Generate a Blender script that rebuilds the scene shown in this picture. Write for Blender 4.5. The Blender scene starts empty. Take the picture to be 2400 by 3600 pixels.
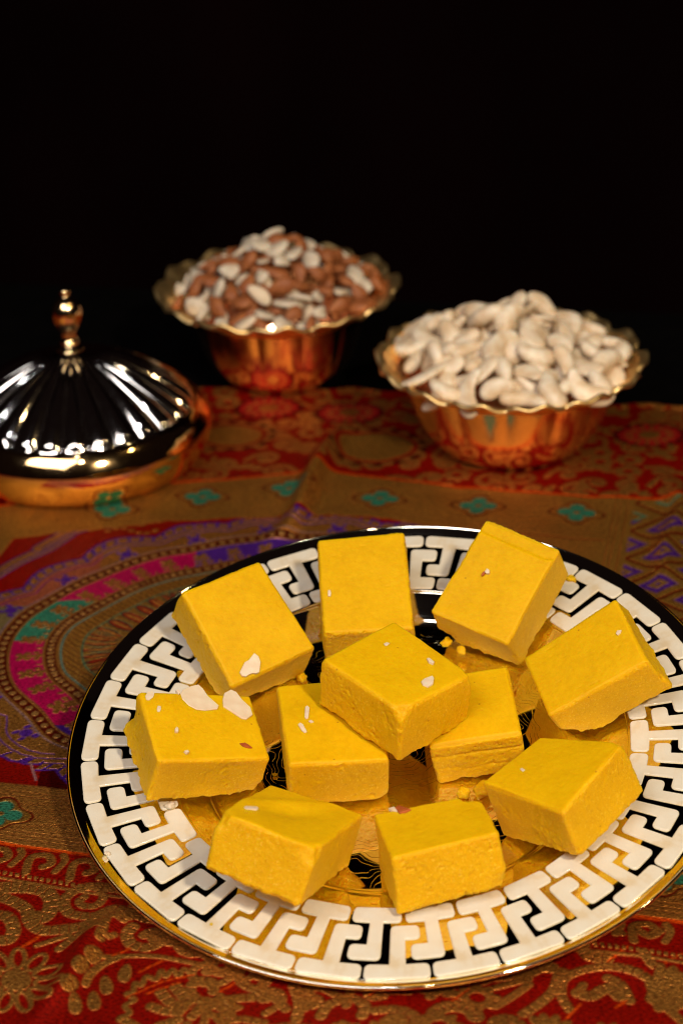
import bpy, math, random
import numpy as np
from mathutils import Matrix, Vector
R_ = math.radians
scn = bpy.context.scene
col = scn.collection
rng = np.random.default_rng(7)
random.seed(5)

# ---------------------------------------------------------------- camera
CAM_H = 0.447297
PITCH, ROLL = R_(27.5), R_(-1.5)
F_ = np.array([0, math.cos(PITCH), -math.sin(PITCH)])
R0 = np.array([1.0, 0, 0]); U0 = np.cross(R0, F_)
RR = math.cos(ROLL) * R0 + math.sin(ROLL) * U0
UU = -math.sin(ROLL) * R0 + math.cos(ROLL) * U0
cam_d = bpy.data.cameras.new('camera'); cam = bpy.data.objects.new('camera', cam_d); col.objects.link(cam)
m = Matrix.Identity(4)
for i in range(3):
    m[i][0] = RR[i]; m[i][1] = UU[i]; m[i][2] = -F_[i]
m[0][3], m[1][3], m[2][3] = 0, 0, CAM_H
cam.matrix_world = m
cam_d.sensor_fit = 'VERTICAL'; cam_d.sensor_height = 36; cam_d.sensor_width = 24
cam_d.lens = 66.378
cam_d.clip_start = 0.01; cam_d.clip_end = 20
cam_d.dof.use_dof = True; cam_d.dof.focus_distance = 0.735; cam_d.dof.aperture_fstop = 8.6
scn.camera = cam

# ---------------------------------------------------------------- world and lamps (a dark studio)
w = bpy.data.worlds.new('World'); scn.world = w; w.use_nodes = True
w.node_tree.nodes['Background'].inputs[0].default_value = (0.004, 0.0022, 0.002, 1)
w.node_tree.nodes['Background'].inputs[1].default_value = 1.0

def area(name, loc, target, sx, sy, power, colr, shape='RECTANGLE'):
    d = bpy.data.lights.new(name, 'AREA'); d.shape = shape; d.size = sx
    if shape in ('RECTANGLE', 'ELLIPSE'): d.size_y = sy
    d.energy = power; d.color = colr
    o = bpy.data.objects.new(name, d); col.objects.link(o); o.location = loc
    o.rotation_euler = (Vector(target) - Vector(loc)).to_track_quat('-Z', 'Y').to_euler()
    return o
area('softbox_lamp', (-0.46, 0.06, 0.96), (0.0, 0.68, 0.0), 0.74, 0.50, 7.7, (1.0, 0.95, 0.95))
area('key_lamp', (0.38, -0.12, 0.86), (0.02, 0.65, 0.0), 0.09, 0.09, 10.4, (1.0, 0.86, 0.66), 'DISK')
for nm_, lc_, pw_, cl_ in (('bulb_lamp', (0.02, -0.25, 1.25), 1.4, (1.0, 0.80, 0.55)), ('bulb_lamp', (0.62, 0.55, 0.95), 1.0, (1.0, 0.72, 0.35)), ('bulb_lamp', (-0.12, 0.42, 1.20), 0.5, (0.95, 0.95, 1.0))):
    area(nm_, lc_, (0.0, 0.75, 0.0), 0.045, 0.045, pw_, cl_, 'DISK')
scn.view_settings.view_transform = 'Standard'
try: scn.view_settings.look = 'None'
except Exception: pass
scn.view_settings.exposure = 0.0; scn.view_settings.gamma = 1.0
scn.cycles.max_bounces = 8; scn.cycles.caustics_reflective = True; scn.cycles.blur_glossy = 0.3
scn.cycles.sample_clamp_indirect = 4.0
scn.cycles.filter_width = 1.1

# ---------------------------------------------------------------- helpers
def mesh_from(name, V, Fq, smooth=True):
    me = bpy.data.meshes.new(name)
    V = np.asarray(V, np.float32)
    if isinstance(Fq, np.ndarray):
        n, k = Fq.shape
        me.vertices.add(len(V)); me.vertices.foreach_set('co', V.ravel())
        me.loops.add(n * k); me.loops.foreach_set('vertex_index', Fq.astype(np.int32).ravel())
        me.polygons.add(n); me.polygons.foreach_set('loop_start', np.arange(0, n * k, k, dtype=np.int32))
        me.update(calc_edges=True)
    else:
        me.from_pydata([tuple(map(float, v)) for v in V], [], [tuple(int(i) for i in f) for f in Fq]); me.update()
    me.validate()
    if smooth: me.polygons.foreach_set('use_smooth', np.ones(len(me.polygons), dtype=bool))
    return me
def obj(name, me, mat=None, parent=None):
    o = bpy.data.objects.new(name, me); col.objects.link(o)
    if mat is not None and len(me.materials) == 0: me.materials.append(mat)
    if parent is not None: o.parent = parent
    return o
def empty(name, loc):
    o = bpy.data.objects.new(name, None); col.objects.link(o); o.location = loc; o.empty_display_size = 0.02
    return o
def tag(o, label=None, cat=None, group=None, kind=None):
    if label: o['label'] = label
    if cat: o['category'] = cat
    if group: o['group'] = group
    if kind: o['kind'] = kind
    return o
def hash3(i, j, k, seed):
    h = (i * 374761393 + j * 668265263 + k * 2147483647 + seed * 1274126177) & 0xFFFFFFFF
    h = ((h ^ (h >> 13)) * 1274126177) & 0xFFFFFFFF
    h = (h ^ (h >> 16))
    return (h & 0xFFFF) / 65535.0 * 2 - 1
def vnoise(P, scale, seed=0):
    Q = np.asarray(P, float) * scale + 1000.5
    I = np.floor(Q).astype(np.int64); f = Q - I; f = f * f * (3 - 2 * f)
    r = 0
    for a in (0, 1):
        for b in (0, 1):
            for c in (0, 1):
                wgt = (f[:, 0] if a else 1 - f[:, 0]) * (f[:, 1] if b else 1 - f[:, 1]) * (f[:, 2] if c else 1 - f[:, 2])
                r = r + wgt * hash3(I[:, 0] + a, I[:, 1] + b, I[:, 2] + c, seed)
    return r
def smooth01(x): x = np.clip(x, 0, 1); return x * x * (3 - 2 * x)

class NT:
    def __init__(s, name):
        s.m = bpy.data.materials.new(name); s.m.use_nodes = True; s.t = s.m.node_tree
        s.b = s.t.nodes['Principled BSDF']; s.out = s.t.nodes['Material Output']
    def n(s, typ, **kw):
        nd = s.t.nodes.new(typ)
        for k, v in kw.items():
            if k.startswith('i_'): nd.inputs[k[2:].replace('_', ' ')].default_value = v
            else: setattr(nd, k, v)
        return nd
    def l(s, a, b): s.t.links.new(a, b)
    def set(s, **kw):
        for k, v in kw.items(): s.b.inputs[k.replace('_', ' ')].default_value = v
        return s
    def coord(s, sc=(1, 1, 1), kind='Object'):
        tc = s.n('ShaderNodeTexCoord'); mp = s.n('ShaderNodeMapping'); mp.inputs['Scale'].default_value = sc
        s.l(tc.outputs[kind], mp.inputs['Vector']); return mp.outputs[0]
    def noise(s, vec, scale, detail=3, rough=0.55):
        nd = s.n('ShaderNodeTexNoise'); nd.inputs['Scale'].default_value = scale; nd.inputs['Detail'].default_value = detail
        nd.inputs['Roughness'].default_value = rough; s.l(vec, nd.inputs['Vector']); return nd.outputs['Fac']
    def ramp(s, fac, stops):
        nd = s.n('ShaderNodeValToRGB'); cr = nd.color_ramp
        while len(cr.elements) < len(stops): cr.elements.new(0.5)
        for e, (p, c) in zip(cr.elements, stops): e.position = p; e.color = (*c, 1) if len(c) == 3 else c
        s.l(fac, nd.inputs[0]); return nd.outputs[0]
    def mix(s, fac, a, b, mode='MIX'):
        nd = s.n('ShaderNodeMix', data_type='RGBA', blend_type=mode)
        for sock, v in ((nd.inputs[0], fac), (nd.inputs[6], a), (nd.inputs[7], b)):
            if hasattr(v, 'is_linked') or hasattr(v, 'links'): s.l(v, sock)
            elif isinstance(v, tuple): sock.default_value = (*v, 1) if len(v) == 3 else v
            else: sock.default_value = v
        return nd.outputs[2]
    def math(s, op, a, b=None, c=None):
        nd = s.n('ShaderNodeMath', operation=op)
        for sock, v in zip(nd.inputs, (a, b, c)):
            if v is None: continue
            if hasattr(v, 'links'): s.l(v, sock)
            else: sock.default_value = v
        return nd.outputs[0]
    def bump(s, h, dist, strength=1.0, prev=None):
        nd = s.n('ShaderNodeBump'); nd.inputs['Distance'].default_value = dist; nd.inputs['Strength'].default_value = strength
        s.l(h, nd.inputs['Height'])
        if prev is not None: s.l(prev, nd.inputs['Normal'])
        return nd.outputs[0]

# ---------------------------------------------------------------- materials
def metal(name, c, rough, bumpy=0.0, sc=30):
    t = NT(name); t.set(Base_Color=(*c, 1), Metallic=1.0, Roughness=rough)
    v = t.coord()
    r = t.noise(v, 260, 4)
    t.l(t.math('MULTIPLY_ADD', r, 0.08, rough - 0.03), t.b.inputs['Roughness'])
    if bumpy: t.l(t.bump(t.noise(v, sc, 2), bumpy), t.b.inputs['Normal'])
    return t.m
M_gold = metal('rose_gold_metal', (1.0, 0.66, 0.38), 0.09, 0.0006, 35)
M_cup = metal('copper_gold_metal', (1.0, 0.60, 0.42), 0.17)
M_rim = metal('yellow_gold_metal', (1.0, 0.70, 0.30), 0.38)
M_lid = metal('pale_gold_metal', (1.0, 0.66, 0.30), 0.07, 0.0004, 30)
M_dome = metal('silvery_dome_metal', (0.92, 0.86, 0.80), 0.07, 0.0003, 30)
M_knob = metal('knob_gold_metal', (1.0, 0.70, 0.36), 0.12)

def dish_mat():
    t = NT('mirror_plate_metal'); t.set(Base_Color=(0.95, 0.89, 0.72, 1), Metallic=1.0, Roughness=0.05)
    v = t.coord()
    ln = t.n('ShaderNodeVectorMath', operation='LENGTH'); tc = t.n('ShaderNodeTexCoord'); t.l(tc.outputs['Object'], ln.inputs[0])
    mask = t.math('LESS_THAN', ln.outputs['Value'], 0.0755)
    # engraved scrolls and zigzags on the floor of the dish
    wv = t.n('ShaderNodeTexWave', wave_type='RINGS', rings_direction='Z'); wv.inputs['Scale'].default_value = 60
    wv.inputs['Distortion'].default_value = 11; wv.inputs['Detail'].default_value = 1.0; wv.inputs['Detail Scale'].default_value = 1.6
    t.l(v, wv.inputs['Vector'])
    li = t.ramp(wv.outputs['Fac'], [(0.40, (1, 1, 1)), (0.5, (0, 0, 0)), (0.6, (1, 1, 1))])
    h = t.math('MULTIPLY', li, mask)
    nm = t.bump(h, 0.00007, 0.35)
    big = t.noise(v, 22, 2); h2 = t.math('MULTIPLY', big, mask)
    nm2 = t.bump(h2, 0.0012, 0.5, nm)
    t.l(nm2, t.b.inputs['Normal'])
    return t.m
M_dish = dish_mat()

def enamel_mat():
    t = NT('cream_enamel'); v = t.coord()
    c = t.ramp(t.noise(v, 130, 3), [(0.3, (0.63, 0.51, 0.34)), (0.45, (0.68, 0.60, 0.47)), (0.75, (0.70, 0.65, 0.54))])
    t.l(c, t.b.inputs['Base Color']); t.set(Roughness=0.32, Coat_Weight=0.35, Coat_Roughness=0.08, Specular_IOR_Level=0.4)
    t.l(t.bump(t.noise(v, 1400, 2), 0.00008), t.b.inputs['Normal'])
    return t.m
M_enamel = enamel_mat()

def fudge_mat():
    t = NT('saffron_fudge'); v = t.coord()
    at = t.n('ShaderNodeAttribute', attribute_name='crumb'); cr = at.outputs['Fac']
    n1 = t.math('MULTIPLY_ADD', t.noise(v, 420, 3), 0.45, t.math('MULTIPLY', t.noise(v, 75, 4), 0.55)) ; n2 = t.noise(v, 700, 3, 0.6); n3 = t.noise(v, 1900, 2)
    top = t.ramp(n1, [(0.25, (0.63, 0.342, 0.0008)), (0.5, (0.72, 0.408, 0.0010)), (0.75, (0.78, 0.468, 0.003))])
    side = t.ramp(n1, [(0.3, (0.71, 0.375, 0.0010)), (0.7, (0.79, 0.445, 0.002))])
    c = t.mix(cr, top, side)
    n9 = t.noise(v, 1150, 2, 0.5); sp = t.ramp(n9, [(0.58, (0, 0, 0)), (0.68, (1, 1, 1))])
    f = t.math('MULTIPLY', sp, t.math('MULTIPLY_ADD', cr, 0.42, 0.08))
    c = t.mix(f, c, (0.86, 0.58, 0.06))
    dk = t.ramp(n2, [(0.30, (1, 1, 1)), (0.42, (0, 0, 0))])
    c = t.mix(t.math('MULTIPLY', dk, t.math('MULTIPLY', cr, 0.28)), c, (0.50, 0.20, 0.004))
    # rare dark saffron flecks
    vo = t.n('ShaderNodeTexVoronoi'); vo.inputs['Scale'].default_value = 105; t.l(v, vo.inputs['Vector'])
    fl = t.ramp(vo.outputs['Distance'], [(0.03, (1, 1, 1)), (0.05, (0, 0, 0))])
    c = t.mix(t.math('MULTIPLY', fl, 0.55), c, (0.28, 0.08, 0.01))
    t.l(c, t.b.inputs['Base Color'])
    t.set(Roughness=0.52, Subsurface_Weight=0.6, Subsurface_Scale=0.0050, Subsurface_Radius=(1.0, 0.5, 0.04), Specular_IOR_Level=0.14)
    nm = t.bump(n3, 0.00012, 0.6)
    nm = t.bump(t.noise(v, 1500, 4, 0.65), 0.00026, 1.0, t.bump(t.noise(v, 1300, 3), 0.00022, 0.6, nm))
    # flat skin on top, open crumb on the cut faces
    geo = t.n('ShaderNodeNewGeometry'); mx = t.n('ShaderNodeMix', data_type='VECTOR')
    t.l(t.math('MULTIPLY_ADD', cr, 0.75, 0.25), mx.inputs[0]); t.l(geo.outputs['Normal'], mx.inputs[4]); t.l(nm, mx.inputs[5])
    t.l(mx.outputs[1], t.b.inputs['Normal'])
    return t.m
M_fudge = fudge_mat()
def simple(name, c1, c2, sc, rough, sss=0.0, bumpd=0.0, bsc=400, sheen=0):
    t = NT(name); v = t.coord()
    t.l(t.ramp(t.noise(v, sc, 4), [(0.3, c1), (0.7, c2)]), t.b.inputs['Base Color']); t.set(Roughness=rough)
    if sss: t.set(Subsurface_Weight=sss, Subsurface_Scale=0.002)
    if bumpd: t.l(t.bump(t.noise(v, bsc, 3), bumpd), t.b.inputs['Normal'])
    return t.m
M_almond = simple('blanched_almond', (0.72, 0.55, 0.37), (0.80, 0.66, 0.48), 240, 0.5, 0.1)
M_skin = simple('almond_skin', (0.30, 0.05, 0.01), (0.48, 0.11, 0.02), 300, 0.55)
M_brown = simple('whole_almond_skin', (0.24, 0.062, 0.016), (0.40, 0.135, 0.035), 160, 0.6, 0, 0.0003, 260)
M_cashew = simple('cashew_flesh', (0.64, 0.43, 0.23), (0.90, 0.79, 0.62), 130, 0.45, 0.15, 0.0003, 120)
M_white = simple('cut_almond_flesh', (0.58, 0.46, 0.32), (0.74, 0.64, 0.50), 160, 0.5, 0.15)
M_table = simple('black_table_cloth', (0.0012, 0.001, 0.001), (0.002, 0.0016, 0.0015), 60, 0.95)
M_table.node_tree.nodes['Principled BSDF'].inputs['Specular IOR Level'].default_value = 0.02
M_back = simple('dark_backdrop', (0.0045, 0.0012, 0.0014), (0.008, 0.002, 0.0024), 3, 0.95)
M_back.node_tree.nodes['Principled BSDF'].inputs['Specular IOR Level'].default_value = 0.02

def cloth_mat():
    t = NT('brocade_weave'); v = t.coord()
    at = t.n('ShaderNodeAttribute', attribute_name='pattern'); colr, gm = at.outputs['Color'], at.outputs['Alpha']
    vt = t.coord((620, 1500, 1)); th = t.noise(vt, 1.0, 2)          # weft threads, short along x
    vt2 = t.coord((2600, 900, 1)); th2 = t.noise(vt2, 1.0, 2)
    gold_th = t.ramp(th, [(0.34, (0.40, 0.36, 0.34)), (0.60, (1.40, 1.40, 1.40))])
    c = t.mix(1.0, colr, gold_th, 'MULTIPLY')
    red_th = t.ramp(th2, [(0.3, (0.72, 0.72, 0.72)), (0.7, (1.12, 1.12, 1.12))])
    c = t.mix(1.0, c, red_th, 'MULTIPLY')
    big = t.ramp(t.noise(v, 26, 3), [(0.3, (0.85, 0.85, 0.85)), (0.7, (1.1, 1.1, 1.1))])
    c = t.mix(1.0, c, big, 'MULTIPLY')
    # red warp showing between the gold weft
    show = t.ramp(t.noise(t.coord((700, 1500, 1)), 1.0, 2), [(0.56, (0, 0, 0)), (0.64, (1, 1, 1))])
    c = t.mix(t.math('MULTIPLY', t.math('MULTIPLY', show, gm), 0.5), c, (0.30, 0.035, 0.008))
    t.l(c, t.b.inputs['Base Color'])
    t.l(t.math('MULTIPLY_ADD', gm, 0.40, 0.40), t.b.inputs['Metallic'])
    t.l(t.math('MULTIPLY_ADD', gm, -0.12, 0.46), t.b.inputs['Roughness'])
    t.set(Specular_IOR_Level=0.08)
    hh = t.math('MULTIPLY_ADD', gm, 0.7, t.math('MULTIPLY', th, t.math('MULTIPLY_ADD', gm, 0.8, 0.3)))
    gl = t.noise(v, 1000, 1)
    nm = t.bump(hh, 0.00017, 1.0, t.bump(th2, 0.0001, 0.7, t.bump(t.math('MULTIPLY', gl, gm), 0.00055, 0.8)))
    t.l(nm, t.b.inputs['Normal'])
    return t.m
M_cloth = cloth_mat()

# ---------------------------------------------------------------- setting: table top and backdrop
def prism(name, poly, z0, z1, mat, parent=None):
    n = len(poly)
    V = [(x, y, z1) for x, y in poly] + [(x, y, z0) for x, y in poly]
    Fs = [list(range(n)), list(range(2 * n - 1, n - 1, -1))] + [[(i + 1) % n, i, n + i, n + (i + 1) % n] for i in range(n)]
    return obj(name, mesh_from(name, V, Fs, False), mat, parent)
tb = prism('table_top', [(-0.9, 1.347), (0.9, 0.987), (0.9, -0.3), (-0.9, -0.3)][::-1], -0.06, -0.0016, M_table); tag(tb, kind='structure')
# backdrop with soft vertical folds
nx, nz = 120, 12
V = []; 
for j in range(nz + 1):
    for i in range(nx + 1):
        x = -2.2 + 4.4 * i / nx; V.append((x, 2.3 + 0.03 * math.sin(x * 9) + 0.02 * math.sin(x * 23 + 1), -1.0 + 3.6 * j / nz))
Fq = np.array([[j * (nx + 1) + i, j * (nx + 1) + i + 1, (j + 1) * (nx + 1) + i + 1, (j + 1) * (nx + 1) + i] for j in range(nz) for i in range(nx)])
tag(obj('backdrop', mesh_from('backdrop', V, Fq), M_back), kind='structure')

# ---------------------------------------------------------------- plate frame
PC = np.array([0.019635615, 0.620884811, 0.030159079])
EX = np.array([0.99861221, -0.00802063, 0.0520511]); EY = np.array([0.0, 0.98833522, 0.15229409]); EN = np.array([-0.05266543, -0.15208274, 0.98696362])
PHASE = 4.180221

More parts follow.
